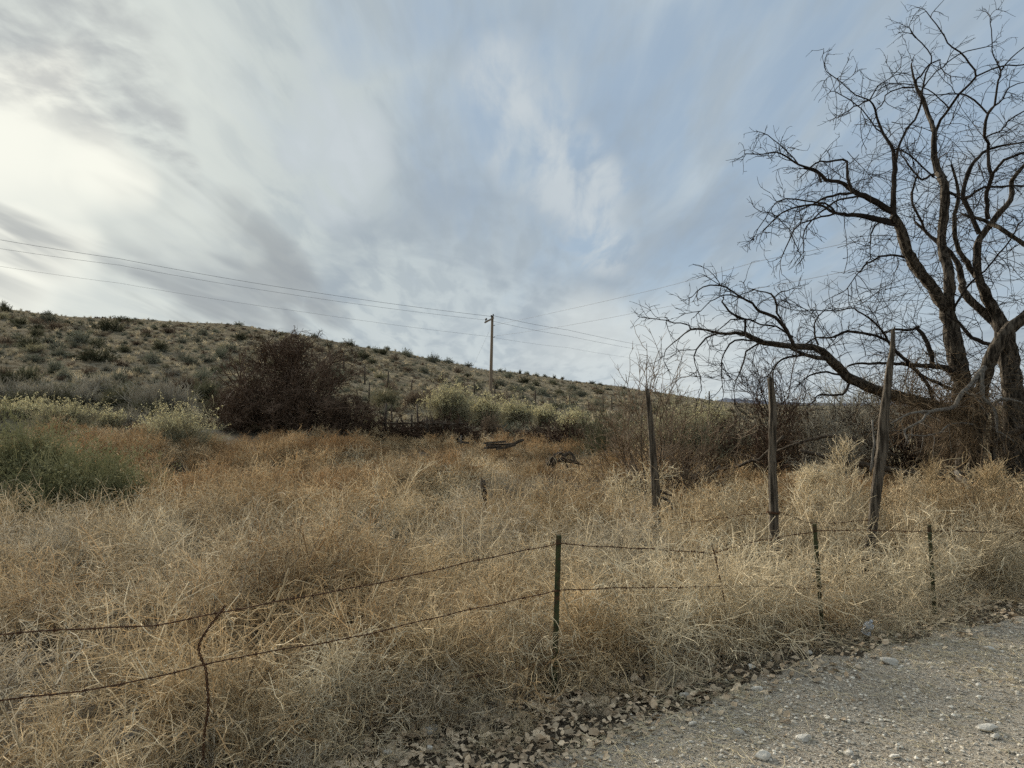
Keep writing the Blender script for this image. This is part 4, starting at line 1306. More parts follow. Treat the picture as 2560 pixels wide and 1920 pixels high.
pa, qa = wood_post([(1618, 972, 6), (1622, 1010, 7), (1627, 1070, 9), (1632, 1130, 10), (1638, 1200, 12), (1642, 1280, 13)], 9.2, "thin dark wooden post, leftmost of the three tall posts, with a pointed top", 1)
b = MB()
p = grow(np.array([qa[int(len(qa) * .45), :3], qa[int(len(qa) * .42), :3]]), np.array([(0.9, 0.1, -0.25), (0.8, -0.2, -0.3)]), np.array([0.22, 0.3]), 8, 0.15, (0, 0, -0.03), 0.1)
b.tubes(p, taper(np.full(2, 0.02), 2, 8, 0.4), 6)
part_of(pa, b, "knot_stub", M['darkpost'])
pb, qb = wood_post([(1923, 945, 8), (1928, 985, 10), (1930, 1030, 11), (1930, 1120, 11.5), (1932, 1250, 13), (1935, 1385, 14)], 7.6, "straight upright wooden post in the middle of the three, with wire tied round it", 2)
for vv in (1281, 1350):
    b = MB()
    c = at(1933, vv, 7.6)
    for dz in (0, 0.008, -0.007):
        a = np.linspace(0, 2 * math.pi, 17)
        ring = np.stack([c[0] + 0.062 * np.cos(a), c[1] + 0.062 * np.sin(a), c[2] + dz + 0.004 * np.sin(a * 2)], -1)
        b.limb(ring, 0.0032, 4, cap=False)
    part_of(pb, b, "wire_wrap", M['rust'])
pc, qc = wood_post([(2232, 826, 6), (2231, 870, 8), (2224, 920, 11), (2214, 1020, 14), (2208, 1110, 17), (2196, 1200, 16), (2184, 1300, 15), (2173, 1400, 16)], 7.9, "tallest wooden post, leaning to the right and lighter grey, in front of the tree", 3, slim=0.74)

# short stump of a post out in the field, and the tree-side stub
b_e, _ = wood_post([(1208, 1200, 7), (1210, 1225, 8.5), (1211, 1250, 9)], 10.2, "short dark stub of a post alone in the middle of the weed field", 4, M['darkpost'])

# ------------------------------------------------------------------ steel posts, barbed wire and stays
STEEL = [((1397, 1338), (1385, 1735), 4.84, "green steel post nearest the camera, alone in the middle of the wire fence"), ((2036, 1310), (2056, 1560), 6.2, "green steel post of the fence between the middle post and the leaning post"), ((2323, 1312), (2336, 1450), 6.6, "green steel post of the fence farthest to the right, half hidden in weeds")]
POSTS_TOP = []


def steel_post():
    """T-section post 1.1 m long with studs along its face, base at the origin."""
    s = MB()
    s.box((0.034, 0.0045, 1.15), Matrix.Translation((0, 0, 0.425)))
    s.box((0.0045, 0.028, 1.15), Matrix.Translation((0, 0.0165, 0.425)))
    for k in range(18):
        s.box((0.012, 0.007, 0.010), Matrix.Translation((0, -0.0050, 0.05 + k * 0.052)))
    st = MB()
    a = np.linspace(0, math.pi, 9)
    st.limb(np.stack([0.021 * np.cos(a), -0.006 - 0.010 * np.sin(a), 0.002 * np.cos(a)], -1), 0.0022, 5)
    return s.mesh("shaft", M['metalgreen']), st.mesh("wire_clip", M['rust'])


sm, stm = steel_post()
for (ut, vt), (ub, vb), y, lab in STEEL:
    top = at(ut, vt, y)
    bx = at(ub, vb, y)[0]
    z0 = gz(bx, y)
    e = empty("steel_post", (bx, y, z0))
    ax = Vector((top[0] - bx, 0.0, top[2] - z0))
    e.rotation_euler = Vector((0, 0, 1)).rotation_difference(ax.normalized()).to_euler()
    k = ax.length
    o = bpy.data.objects.new("shaft", sm)
    o.parent = e
    o.scale = (1, 1, k)
    COL.objects.link(o)
    for f in ((0.95, 0.645, 0.175) if y < 5 else (0.93, 0.40)):
        o = bpy.data.objects.new("wire_clip", stm)
        o.parent = e
        o.location = (0, 0, k * f)
        COL.objects.link(o)
    tag(e, lab, "fence post", "green steel fence posts")
    POSTS_TOP.append((top, np.array([bx, y, z0])))


def along(i, v):
    """Point on the face of steel post i at photo row v."""
    (ut, vt), (ub, vb), y, _ = STEEL[i]
    u = ut + (ub - ut) * (v - vt) / (vb - vt)
    return at(u, v, y - 0.012)


def barbed(pts, label, sag=0.02, every=0.125, seed=0, r=0.0030, group="barbed wires of the near fence", barbs=True):
    """Two wires twisted round each other, with four-point barbs wrapped on."""
    g = np.random.default_rng(seed)
    P = []
    for a, c in zip(pts[:-1], pts[1:]):
        L = np.linalg.norm(np.subtract(c, a))
        n = max(6, int(L / 0.02))
        f = np.linspace(0, 1, n, endpoint=False)[:, None]
        q = np.array(a) * (1 - f) + np.array(c) * f
        q[:, 2] -= sag * L * 0.5 * 4 * (f * (1 - f))[:, 0]
        P.append(q)
    P.append(np.array([pts[-1]]))
    P = np.concatenate(P)
    s = np.concatenate([[0], np.cumsum(np.linalg.norm(np.diff(P, axis=0), axis=1))])
    P[:, 2] += 0.004 * np.sin(s * 5 + seed) + 0.002 * np.sin(s * 17)
    b = MB()
    tan = unit(np.gradient(P, axis=0))
    side = unit(np.cross(tan, [0, 0, 1.0]))
    up = np.cross(side, tan)
    for ph in (0, math.pi):
        a = s * 2 * math.pi / 0.075 + ph
        q = P + 0.0016 * (np.cos(a)[:, None] * side + np.sin(a)[:, None] * up)
        b.limb(q, r * 0.75, 5)
    if barbs:
        d = 0.06
        while d < s[-1] - 0.03:
            k = int(np.searchsorted(s, d))
            c, t_ = P[k], tan[k]
            a = np.linspace(0, 4 * math.pi, 15)
            R = 0.0042
            off = (np.linspace(-0.006, 0.006, 15))[:, None] * t_
            coil = c + off + R * (np.cos(a)[:, None] * side[k] + np.sin(a)[:, None] * up[k])
            b.limb(coil, 0.0017, 4)
            for _ in range(2):
                w = g.uniform(0, 6.28)
                v_ = math.cos(w) * side[k] + math.sin(w) * up[k] + 0.3 * g.normal() * t_
                b.limb(np.array([c - v_ * 0.017, c, c + v_ * 0.017]), [0.0009, 0.0017, 0.0009], 4)
            d += every * g.uniform(0.92, 1.08)
    return tag(b.build("barbed_wire", M['rust']), label, "barbed wire", group)


def fence_left(v):
    return at(-10, v, 2.79)


def ext(p, q, k):
    return tuple(np.array(q) + (np.array(q) - np.array(p)) * k)


L1, L2, L3 = fence_left(1591), fence_left(1753), fence_left(1960)
barbed([ext(along(0, 1357), L1, 0.5), L1, at(150, 1573, 3.0), at(380, 1562, 3.25), at(620, 1520, 3.6), at(900, 1465, 4.0), along(0, 1357)], "top strand of rusty barbed wire running to the nearest steel post from the left", 0.004, seed=1)
barbed([ext(along(0, 1474), L2, 0.5), L2, at(300, 1710, 3.15), at(620, 1640, 3.6), at(900, 1588, 4.05), along(0, 1474)], "middle strand of rusty barbed wire left of the nearest steel post, below the top strand", 0.004, seed=2)
barbed([at(1080, 1712, 4.35), at(1180, 1690, 4.52), along(0, 1655), at(1480, 1640, 5.02), at(1690, 1590, 5.45)], "lowest strand of barbed wire, mostly buried in the weeds by the nearest steel post", 0.004, seed=3)
barbed([along(0, 1357), at(1560, 1370, 5.15), at(1783, 1381, 5.6), at(1900, 1352, 5.9), along(1, 1328)], "top barbed strand sagging between the nearest steel post and the next one", 0.004, seed=4)
barbed([along(0, 1474), at(1600, 1470, 5.2), at(1800, 1464, 5.6), along(1, 1470)], "middle barbed strand running level between the two nearer steel posts", 0.004, seed=5)
barbed([along(1, 1327), at(2180, 1326, 6.4), along(2, 1327), at(2480, 1329, 7.2), at(2640, 1335, 8.1)], "top barbed strand from the second steel post on past the farthest one", 0.004, seed=6)
barbed([at(1700, 1310, 7.9), at(1823, 1293, 7.7), at(1860, 1285, 7.62), at(1920, 1283, 7.53)], "loose old barbed wire tied to the middle wooden post, trailing to its left", 0.01, seed=7, group="loose wire on the wooden posts")
barbed([at(1946, 1280, 7.53), at(1975, 1290, 7.5), at(2020, 1306, 7.45), at(2075, 1307, 7.5), at(2126, 1303, 7.6), at(2180, 1300, 7.8)], "loose old barbed wire drooping between the middle post and the leaning post", 0.01, seed=8, group="loose wire on the wooden posts")


def stay(pts, y0, y1, label, r, pitch):
    """Twisted wire dropper that holds the strands apart."""
    q = limb_line([(u, v, 3) for u, v in pts], y0, y1, 0.0, 0.006)
    P = q[:, :3]
    s = np.concatenate([[0], np.cumsum(np.linalg.norm(np.diff(P, axis=0), axis=1))])
    tan = unit(np.gradient(P, axis=0))
    side = unit(np.cross(tan, [0, 1.0, 0.1]))
    up = np.cross(side, tan)
    b = MB()
    for ph in (0, math.pi):
        a = s * 2 * math.pi / pitch + ph
        b.limb(P + r * 1.25 * (np.cos(a)[:, None] * side + np.sin(a)[:, None] * up), r, 5)
    return tag(b.build("wire_stay", M['rust']), label, "fence stay", "twisted wire stays of the fence")


stay([(563, 1514), (545, 1540), (520, 1572), (497, 1615), (505, 1650), (515, 1675), (518, 1710), (521, 1770), (512, 1830), (508, 1900)], 3.40, 3.42, "thick crooked twisted wire stay hooked over the left strands", 0.0032, 0.045)
stay([(1779, 1364), (1787, 1385), (1796, 1430), (1805, 1470), (1811, 1510), (1817, 1560), (1822, 1600)], 5.55, 5.6, "thin leaning wire stay between the two nearer steel posts", 0.0028, 0.045)


# ------------------------------------------------------------------ utility pole and cables
YP = 83.0
PB = at(1226, 1005, YP)
PB[2] = gz(PB[0], PB[1])
pole = empty("utility_pole", tuple(PB))
tag(pole, "tall wooden utility pole with a slanted crossarm at the foot of the hill", "utility pole")
top = at(1231, 789, YP)
b = MB()
b.limb(np.linspace(PB - [0, 0, 0.5], top, 14), np.linspace(0.19, 0.13, 14), 10)
part_of(pole, b, "mast", M['polewood'])
a0, a1 = at(1213, 806, YP - 0.16), at(1233, 795, YP - 0.16)
b = MB()
ctr = (a0 + a1) / 2
axv = Vector(a1 - a0)
# the arm runs toward and away from the viewer, so it looks short
arm_dir = Vector((0.45, 0.86, 0.24)).normalized()
mt = Matrix.Translation(Vector(ctr)) @ Vector((1, 0, 0)).rotation_difference(axv.normalized()).to_matrix().to_4x4()
b.box((1.15, 0.14, 0.16), mt)
part_of(pole, b, "crossarm", M['polewood'], False)
INS = []
for u, v in ((1214, 800), (1216, 799), (1228, 791), (1233, 789)):
    b = MB()
    c = at(u, v, YP - 0.16)
    b.limb(np.array([c - [0, 0, 0.18], c - [0, 0, 0.05], c, c + [0, 0, 0.08], c + [0, 0, 0.12], c + [0, 0, 0.17]]), [0.03, 0.03, 0.085, 0.06, 0.085, 0.05], 8)
    part_of(pole, b, "insulator", M['ceramic'])
    INS.append(c)
for v in (814, 843):
    b = MB()
    c = at(1231, v, YP)
    b.limb(np.array([c, c + [0.2, -0.1, 0], c + [0.26, -0.1, 0.05]]), [0.035, 0.03, 0.05], 6)
    part_of(pole, b, "bracket", M['ceramic'])


def cable(pts, r, label, sag=0.0, group="overhead power lines"):
    P = []
    for a, c in zip(pts[:-1], pts[1:]):
        f = np.linspace(0, 1, 40, endpoint=False)[:, None]
        q = np.array(a) * (1 - f) + np.array(c) * f
        q[:, 2] -= sag * 4 * (f * (1 - f))[:, 0]
        P.append(q)
    P.append(np.array([pts[-1]]))
    b = MB()
    b.limb(np.concatenate(P), r, 5)
    return tag(b.build("power_line", M['cable'], smooth=True), label, "cable", group)


LX = -150


def left_run(p, v0, vm, y0=62.0):
    a = at(LX, v0, y0)
    m = (np.array(a) + np.array(p)) / 2
    want = at(540, vm, 1.0)
    c = ext(p, a, 0.6)
    return [c, a, p]


cable([at(-700, 470, 58), at(-150, 572, 66), at(300, 647, 72), at(760, 727, 77.5), INS[2]], 0.0165, "upper thick cable running left from the utility pole across the clouds", 0.1)
cable([at(-700, 500, 58), at(-150, 597, 66), at(300, 663, 72), at(760, 741, 77.5), INS[0]], 0.0128, "second cable left of the pole, just under the upper thick one", 0.1)
cable([at(-700, 560, 58), at(-150, 641, 66), at(300, 708, 72), at(760, 780, 77.5), at(1228, 842, YP)], 0.0097, "lowest thin cable left of the pole, strung below the crossarm", 0.1)
cable([INS[3], at(1420, 825, 98), at(1660, 873, 118), at(2100, 950, 160)], 0.0165, "upper cable sloping down to the right from the utility pole top", 0.1)
cable([INS[1], at(1420, 840, 98), at(1660, 884, 118), at(2100, 956, 160)], 0.0135, "second cable sloping down to the right, from the lower end of the crossarm", 0.1)
cable([at(1231, 843, YP), at(1420, 869, 98), at(1600, 897, 118), at(2100, 965, 160)], 0.0090, "lowest thin cable sloping down to the right below the crossarm", 0.1)
cable([at(1240, 812, YP), at(1400, 778, 66), at(1640, 723, 50), at(1900, 652, 38), at(2180, 594, 31), at(2900, 430, 22)], 0.009, "upper of two cables rising from the pole to the right behind the tree", 0.02)
cable([at(1238, 840, YP), at(1400, 817, 66), at(1640, 772, 50), at(1900, 720, 38), at(2160, 669, 31), at(2900, 530, 22)], 0.009, "lower of two cables rising from the pole to the right behind the tree", 0.02)
g0 = place(1165, 985, 96.0)
cable([at(1222, 830, YP + 0.1), g0], 0.007, "thin slanting guy wire from the pole down to the hillside", 0.0, None)


# ------------------------------------------------------------------ leafy shrubs
def shrub_mb(seed, W, H, n_tw, n_leaf, r, leaf, spiky=0.5, m_leaf=0, m_twig=0, shell=0.45):
    """Rounded desert shrub about W wide and H tall: wiry stems from one foot with small leaves towards the outside."""
    g = np.random.default_rng(seed)
    b = MB()
    az = g.uniform(0, 2 * math.pi, n_tw)
    el = np.arccos(np.clip(g.uniform(0.02, 1.0, n_tw), 0, 1))
    d = np.stack([np.cos(az) * np.sin(el) * W / (2 * H), np.sin(az) * np.sin(el) * W / (2 * H), np.cos(el) + 0.08], -1)
    lump = 0.75 + 0.35 * np.sin(az * 3 + g.uniform(0, 6)) * np.sin(el * 2 + g.uniform(0, 3)) + 0.12 * g.normal(size=n_tw)
    L = np.linalg.norm(d, axis=1) * H * np.clip(lump, 0.45, 1.2) * 0.92
    base = np.stack([g.normal(0, 0.06 * W, n_tw), g.normal(0, 0.06 * W, n_tw), np.full(n_tw, -0.03)], -1)
    p = grow(base, d, L, 6, 0.10 + 0.08 * spiky, (0, 0, 0.03), 0.08, g)
    b.tubes(p, taper(np.full(n_tw, r), n_tw, 6, 0.6), 2, m_twig, g)
    c, dd, i, t = spawn(p, 4, 0.35, 1.0, 0.6, g)
    p1 = grow(c, dd + [0, 0, 0.25], H * g.uniform(0.08, 0.24, len(c)), 4, 0.16, (0, 0, 0.02), 0.08, g)
    b.tubes(p1, taper(np.full(len(c), r * 0.8), len(c), 4, 0.6), 2, m_leaf, g)
    sx = np.array([W / 2 / np.percentile(np.abs(p1[:, :, 0]), 97), W / 2 / np.percentile(np.abs(p1[:, :, 1]), 97), H / np.percentile(p1[:, :, 2], 98.5)])
    p1 = p1 * sx
    b.v = [v * sx for v in b.v]
    if n_leaf:
        k = g.integers(0, len(p1), n_leaf)
        j = g.integers(1, 4, n_leaf)
        cen = p1[k, j] + g.normal(0, leaf * 0.8, (n_leaf, 3))
        cen[:, 2] = np.maximum(cen[:, 2], 0.01)
        b.leaves(cen, g.normal(size=(n_leaf, 3)), leaf * g.uniform(0.7, 1.3, n_leaf), leaf * 0.38, m_leaf, g)
    return b, p1


def tips_mb(p1, n, size, m, seed, H, frac=0.55):
    """Pale seed tufts on the upper ends of a shrub's twigs."""
    g = np.random.default_rng(seed)
    ends = p1[:, -1]
    ends = ends[ends[:, 2] > H * frac]
    b = MB()
    k = g.integers(0, len(ends), n)
    cen = ends[k] + g.normal(0, size * 1.1, (n, 3))
    b.leaves(cen, g.normal(size=(n, 3)), size * g.uniform(0.6, 1.2, n), size * 0.5, m, g)
    return b


def mid_shrub(u, y, wpx, hpx, kind, seed, label, group=None, vb=None, dens=1.0):
    """A shrub near enough to show its parts: trunk (foot stems), foliage, and seed heads where it has them."""
    W, H = px(wpx, y), px(hpx, y)
    loc = place(u, 1050, y)
    name = {'rabbit': "rabbitbrush", 'green': "green_bush"}.get(kind, "desert_shrub")
    e = empty(name, loc)
    mt = {'rabbit': M['rabbit'], 'green': M['green'], 'sage': M['sage'], 'olive': M['olive'], 'grey': M['greytwig'], 'brown': M['brown'], 'pale': M['palegrass']}[kind]
    near = y < 20
    r = 0.0035 if near else max(0.006, 0.00022 * y)
    leaf = (0.026 if kind == 'green' else 0.022) if near else 0.0011 * y
    if kind == 'grey':
        leaf *= 0.7
    area = W * H * dens
    n_tw = int(min(2500, 140 + 170 * area * (4.5 if near else 1.0)))
    n_leaf = int(min(30000, (12000 if near else 340) * area * (0.5 if kind in ('grey', 'brown') else 1.0) + 300))
    fb, p1 = shrub_mb(seed, W, H, n_tw, n_leaf, r, leaf, m_leaf=0, m_twig=0)
    fb.build("foliage", mt, e)
    s = MB()
    g = np.random.default_rng(seed + 5)
    n = 6
    d = np.stack([g.normal(0, 0.5, n), g.normal(0, 0.5, n), np.ones(n)], -1)
    p = grow(np.stack([g.normal(0, 0.02, n), g.normal(0, 0.02, n), np.full(n, -0.08)], -1), d, H * 0.5, 6, 0.12, rng=g)
    s.tubes(p, taper(np.full(n, max(0.012, r * 1.8)), n, 6, 0.4), 5, 0, g)
    s.build("trunk", M['darkpost'], e, True)
    if kind == 'rabbit':
        tips_mb(p1, int(min(5000, 700 * area + 400)) if not near else 2500, 0.0011 * max(y, 14), 0, seed + 9, H).build("seed_heads", M['tips'], e)["kind"] = 'stuff'
    tag(e, label, "bush", group)
    return e


MIDS = [
    # u, depth, width px, height px, kind, label
    (60, 12.6, 270, 205, 'green', "big grey green bush at the left edge of the field, the taller one behind"),
    (215, 11.6, 345, 165, 'green', "wide low green bush in front of the taller grey green one"),
    (445, 22.5, 185, 115, 'rabbit', "yellow tufted bush standing alone at the far edge of the weeds by the largest bush"),
    (163, 27.5, 175, 72, 'rabbit', "wide yellow topped bush with a dark green skirt, leftmost band of shrubs"),
    (81, 29.5, 68, 46, 'rabbit', "small yellow topped bush just left of the wide yellow topped one"),
    (22, 29.0, 70, 48, 'rabbit', "yellow topped bush at the very left edge of the view"),
    (275, 26.5, 64, 40, 'rabbit', "small faded yellow bush between the wide yellow topped bush and the lone one"),
    (333, 28.0, 72, 42, 'grey', "small grey bush behind the lone yellow tufted one"),
    (14, 25.0, 80, 40, 'sage', "pale sage bush at the left edge, in front of the yellow topped ones"),
    (752, 26.0, 84, 42, 'sage', "pale sage green bush at the foot of the largest dark bush"),
    (106, 36.0, 160, 58, 'grey', "broad grey brown bush at the foot of the hill, left side"),
    (210, 35.5, 90, 55, 'grey', "grey bush right of the broad grey brown one"),
    (301, 34.5, 96, 62, 'olive', "dark olive bush in the grey band, left of the big silvery one"),
    (407, 33.0, 168, 82, 'grey', "big silvery grey twiggy bush left of the largest dark bush"),
    (515, 34.5, 64, 56, 'olive', "olive bush against the left side of the largest dark bush"),
    (250, 38.5, 90, 44, 'grey', "grey bush in the second row, behind the dark olive one"),
    (20, 36.5, 90, 52, 'grey', "dull grey bush at the left edge of the grey band"),
    (460, 38.5, 70, 40, 'brown', "brownish bush behind the big silvery one"),
    (1125, 33.0, 112, 92, 'rabbit', "large pale green yellow bush left of the utility pole's foot"),
    (1212, 33.6, 84, 66, 'rabbit', "pale bush right in front of the utility pole's foot"),
    (1288, 34.0, 88, 58, 'rabbit', "pale yellow bush just right of the utility pole's foot"),
    (1360, 35.0, 72, 46, 'rabbit', "lower pale bush, second to the right of the utility pole"),
    (1440, 31.5, 96, 60, 'rabbit', "yellow topped bush above the dark bramble, right of the pole"),
    (1408, 37.0, 66, 36, 'grey', "grey bush behind the yellow topped one, right of the pole"),
    (1775, 25.0, 110, 66, 'rabbit', "yellow green bush seen between the two left wooden posts"),
    (963, 36.0, 66, 46, 'pale', "pale grey bush behind the ruined fence, right of the largest dark bush"),
    (1077, 38.0, 70, 44, 'brown', "brown rounded bush up behind the ruined fence"),
    (1037, 34.5, 60, 44, 'brown', "rusty brown bush by the earth bank behind the ruined fence"),
    (918, 27.5, 96, 44, 'pale', "straw coloured bush in front of the ruined fence's left end"),
    (1227, 27.0, 50, 48, 'brown', "orange brown weed bush standing up before the pale bushes"),
    (1530, 20.0, 180, 160, 'olive', "dark olive bush behind the whitish skeleton bush"),
    (1690, 18.5, 200, 165, 'rabbit', "pale olive bush behind the leftmost wooden post"),
    (1800, 21.0, 130, 120, 'olive', "olive grey bush low down between the two left wooden posts"),
    (1495, 19.5, 110, 60, 'grey', "pale grey twiggy bush left of the whitish skeleton bush"),
    (1870, 27.0, 90, 55, 'sage', "sage bush far behind the middle wooden post, on its left"),
    (140, 30.0, 130, 50, 'olive', "dark olive bush in the grey band above the wide yellow topped one"),
    (355, 30.0, 110, 50, 'olive', "dark olive bush left of the lone yellow tufted one, in the grey band"),
    (48, 30.0, 120, 50, 'olive', "dark olive bush at the far left above the yellow topped ones"),
    (560, 30.0, 110, 52, 'olive', "dark olive bush tucked under the left flank of the largest dark bush"),
]
BASEV = {140: 1024, 355: 1052, 48: 1028, 560: 1040, 163: 1076, 81: 1047, 22: 1052, 275: 1072, 333: 1064, 14: 1094, 752: 1082, 106: 1014, 210: 1018, 301: 1024, 407: 1038, 515: 1006, 250: 985, 20: 1004, 460: 982, 1125: 1064, 1212: 1063, 1288: 1064, 1360: 1066, 1440: 1090, 1408: 1060, 1775: 1092, 963: 1018, 1077: 1020, 1037: 1022, 918: 1084, 1227: 1087}
for i, (u, y, w, h, kd, lab) in enumerate(MIDS):
    if u in BASEV:
        y = float(np.clip(ground_hit(u, BASEV[u])[1], 22, 62))
    mid_shrub(u, y, w, h, kd, 700 + 13 * i, lab, "shrubs between the weeds and the hill")


# brambles hanging over the ruined corral fence
def bramble(u, y, wpx, hpx, seed, label):
    g = np.random.default_rng(seed)
    W, H = px(wpx, y), px(hpx, y)
    x0, y0, z0 = place(u, 1060, y)
    b = MB()
    n = int(220 * W)
    base = np.stack([x0 + g.uniform(-W / 2, W / 2, n), y0 + g.normal(0, 0.3, n), z0 + g.uniform(0, H, n)], -1)
    p = grow(base, g.normal(size=(n, 3)) * [1, 0.7, 0.8], g.uniform(0.4, 1.2, n), 9, 0.25, (0, 0, -0.05), 0.15, g)
    p[:, :, 2] = np.maximum(p[:, :, 2], z0 - 0.02)
    b.tubes(p, 0.012, 3, 0, g)
    c, d, i, t = spawn(p, 3, 0.1, 1, 0.9, g)
    p2 = grow(c, d, g.uniform(0.15, 0.4, len(c)), 5, 0.25, (0, 0, -0.03), 0.15, g)
    b.tubes(p2, 0.008, 2, 0, g)
    tag(b.build("bramble_bush", M['darktwig']), label, "brambles")


bramble(990, 29.5, 130, 42, 801, "dark dead vines draped over the left half of the ruined fence")
bramble(1120, 29.8, 130, 40, 802, "dark dead vines draped over the right half of the ruined fence")
bramble(1440, 26.5, 150, 62, 803, "dark tangled bramble thicket below the yellow topped bush")
bramble(1330, 28.0, 110, 48, 804, "dark bramble tangle between the ruined fence and the bramble thicket")
rf = empty("ruined_fence", place(1050, 1060, 29.6))
tag(rf, "collapsed dark picket and wire corral fence buried in dead vines left of the pole", "fence")
g = np.random.default_rng(12)
for k, u in enumerate(np.linspace(950, 1165, 12)):
    b = MB()
    p0 = np.array(place(u + g.normal(0, 3), 1060, 29.6 + 0.05 * g.normal()))
    h = g.uniform(0.7, 1.15) if k not in (1, 5) else 1.55
    b.limb(np.array([p0 - [0, 0, .2], p0 + [g.normal(0, .03), 0, h * .5], p0 + [g.normal(0, .08), 0, h]]), [0.055, 0.05, 0.035], 7, 0, 0.1)
    part_of(rf, b, "picket", M['darkpost'])
for zz in (0.35, 0.8):
    a, c = np.array(place(945, 1060, 29.54)), np.array(place(1172, 1060, 29.54))
    b = MB()
    b.limb(np.linspace(a + [0, 0, zz], c + [0, 0, zz + 0.05], 12) + g.normal(0, .015, (12, 3)), 0.03, 6, 0, 0.1)
    part_of(rf, b, "rail", M['darkpost'])

# earth bank
gb = np.random.default_rng(3)
b = stone(33, 1.0, (1.5, 0.8, 0.55), 3)
o = b.build("earth_bank", M['soil'], loc=tuple(np.array(place(1075, 1010, 36)) - [0, 0, 0.1]), smooth=True)
tag(o, "reddish heap of bare earth behind the ruined fence", "earth heap")

# planks and broken timber lying in the weeds
PL = [((1212, 1108), (1262, 1104), 21.0, "weathered grey plank, topmost of the small timber pile in the weeds"), ((1215, 1113), (1285, 1110), 20.9, "long dark plank in the middle of the small timber pile"), ((1214, 1120), (1250, 1117), 20.8, "short dark plank at the bottom left of the timber pile"), ((1262, 1120), (1306, 1100), 20.9, "plank end tipped up at the right of the timber pile"), ((1240, 1123), (1290, 1112), 20.7, "dark plank lying slantwise in front of the timber pile"), ((1146, 1104), (1168, 1107), 22.0, "short dark board lying alone left of the timber pile")]
for k, (a, c, y, lab) in enumerate(PL):
    A, B = Vector(at(*a, y)), Vector(at(*c, y + 0.25 * (k % 3 - 1)))
    b = MB()
    mt = Matrix.Translation((A + B) / 2) @ (B - A).to_track_quat('X', 'Z').to_matrix().to_4x4()
    b.box(((B - A).length, 0.16, 0.055), mt)
    tag(b.build("plank", M['darkpost'] if k else M['post']), lab, "plank", "planks of the timber pile")
bx = MB()
dead_branch("fallen_branch", [(1152, 1110, 2), (1152, 1098, 2), (1153, 1088, 1.5)], 21.8, 21.8, M['deadwood'], "small pale upright stick beside the lone short board", 2)
for k, (pts, lab) in enumerate([
    ([(1372, 1160, 4), (1385, 1140, 4), (1402, 1132, 4), (1415, 1150, 4)], "dark arched root at the left of the dead wood heap"),
    ([(1405, 1142, 4), (1422, 1132, 4), (1432, 1142, 4), (1440, 1158, 3)], "dark bent branch forming an arch at the right of the dead wood heap"),
    ([(1368, 1162, 5), (1395, 1150, 6), (1425, 1152, 5), (1450, 1160, 3)], "thick dark log lying along the dead wood heap"),
    ([(1380, 1168, 4), (1400, 1145, 4), (1420, 1168, 3)], "short dark forked piece in front of the dead wood heap"),
]):
    dead_branch("dead_wood", pts, 15.0, 15.0, M['darkpost'], lab, 3, cat="dead wood", group="pieces of the dead wood heap")

# ------------------------------------------------------------------ far wire fence at the foot of the hill
FAR = [(860, 925, 44), (912, 962, 52), (970, 975, 46), (1029, 975, 26), (1139, 980, 22), (1186, 985, 32), (1237, 1000, 38), (1284, 1000, 20), (1337, 1008, 33), (1379, 1030, 33), (1424, 1006, 20), (1472, 1018, 14), (1508, 1035, 46), (922, 1008, 52), (980, 1078, 66), (1330, 1050, 24), (1474, 1056, 26), (1774, 1040, 62), (1742, 1040, 44), (1794, 1042, 20), (1832, 1044, 14), (1848, 1066, 26), (1530, 1010, 18), (1700, 1012, 24), (1716, 1040, 40)]
order = sorted(FAR)
ORD = "first second third fourth fifth sixth seventh eighth ninth tenth eleventh twelfth thirteenth fourteenth fifteenth sixteenth seventeenth eighteenth nineteenth twentieth".split()


def ordinal(i, n):
    if n == 1:
        return "only"
    if i == n - 1 and n > 1:
        return "last"
    return ORD[i] if i < 20 else f"{i + 1}th"


zones = {}
for u, vb, h in order:
    z = "by the largest dark bush" if u < 1000 else "left of the utility pole" if u < 1228 else "right of the utility pole" if u < 1550 else "between the two left wooden posts"
    zones.setdefault(z, []).append((u, vb, h))
for z, lst in zones.items():
    for i, (u, vb, h) in enumerate(lst):
        y = {0: 46.0}.get(0)
        y = 46.0 if vb < 1000 else 40.0 if vb < 1040 else 30.0
        y = float(np.clip(ground_hit(u, vb)[1], 26, 75))
        x, yy, zz = place(u, vb, y)
        top = at(u + RNG.normal(0, 1.5), vb - h, y)
        hh = max(top[2] - zz, 0.5)
        b = MB()
        ln = RNG.normal(0, 0.04) if not (1780 < u < 1840) else -0.35
        b.limb(np.array([(0, 0, -0.2), (ln * .5, 0, hh * .5), (ln, 0, hh)]), [0.05 * y / 45, 0.045 * y / 45, 0.035 * y / 45], 7, 0, 0.1)
        o = b.build("fence_post", M['darkpost'], loc=(x, yy, zz), smooth=True)
        tag(o, f"thin {'tall ' if h > 40 else 'short ' if h < 24 else ''}dark far fence post {z}, {ordinal(i, len(lst))} from the left", "fence post", "thin posts of the far fence")

# ------------------------------------------------------------------ shrubs on the hill
PAL = {'sage': 'sage', 'olive': 'olive', 'grey': 'greytwig', 'brown': 'brown', 'pale': 'palegrass'}
SHAPES = [(1.0, 0.62), (1.0, 0.45), (1.0, 0.8)]
HMESH = {}
for kd, mk in PAL.items():
    for k, (w, h) in enumerate(SHAPES):
        b, _ = shrub_mb(900 + k + 17 * len(kd), w, h, 110, 420 if kd not in ('grey', 'brown') else 220, 0.010, 0.045)
        HMESH[kd, k] = b.mesh("hill_shrub", M[mk])

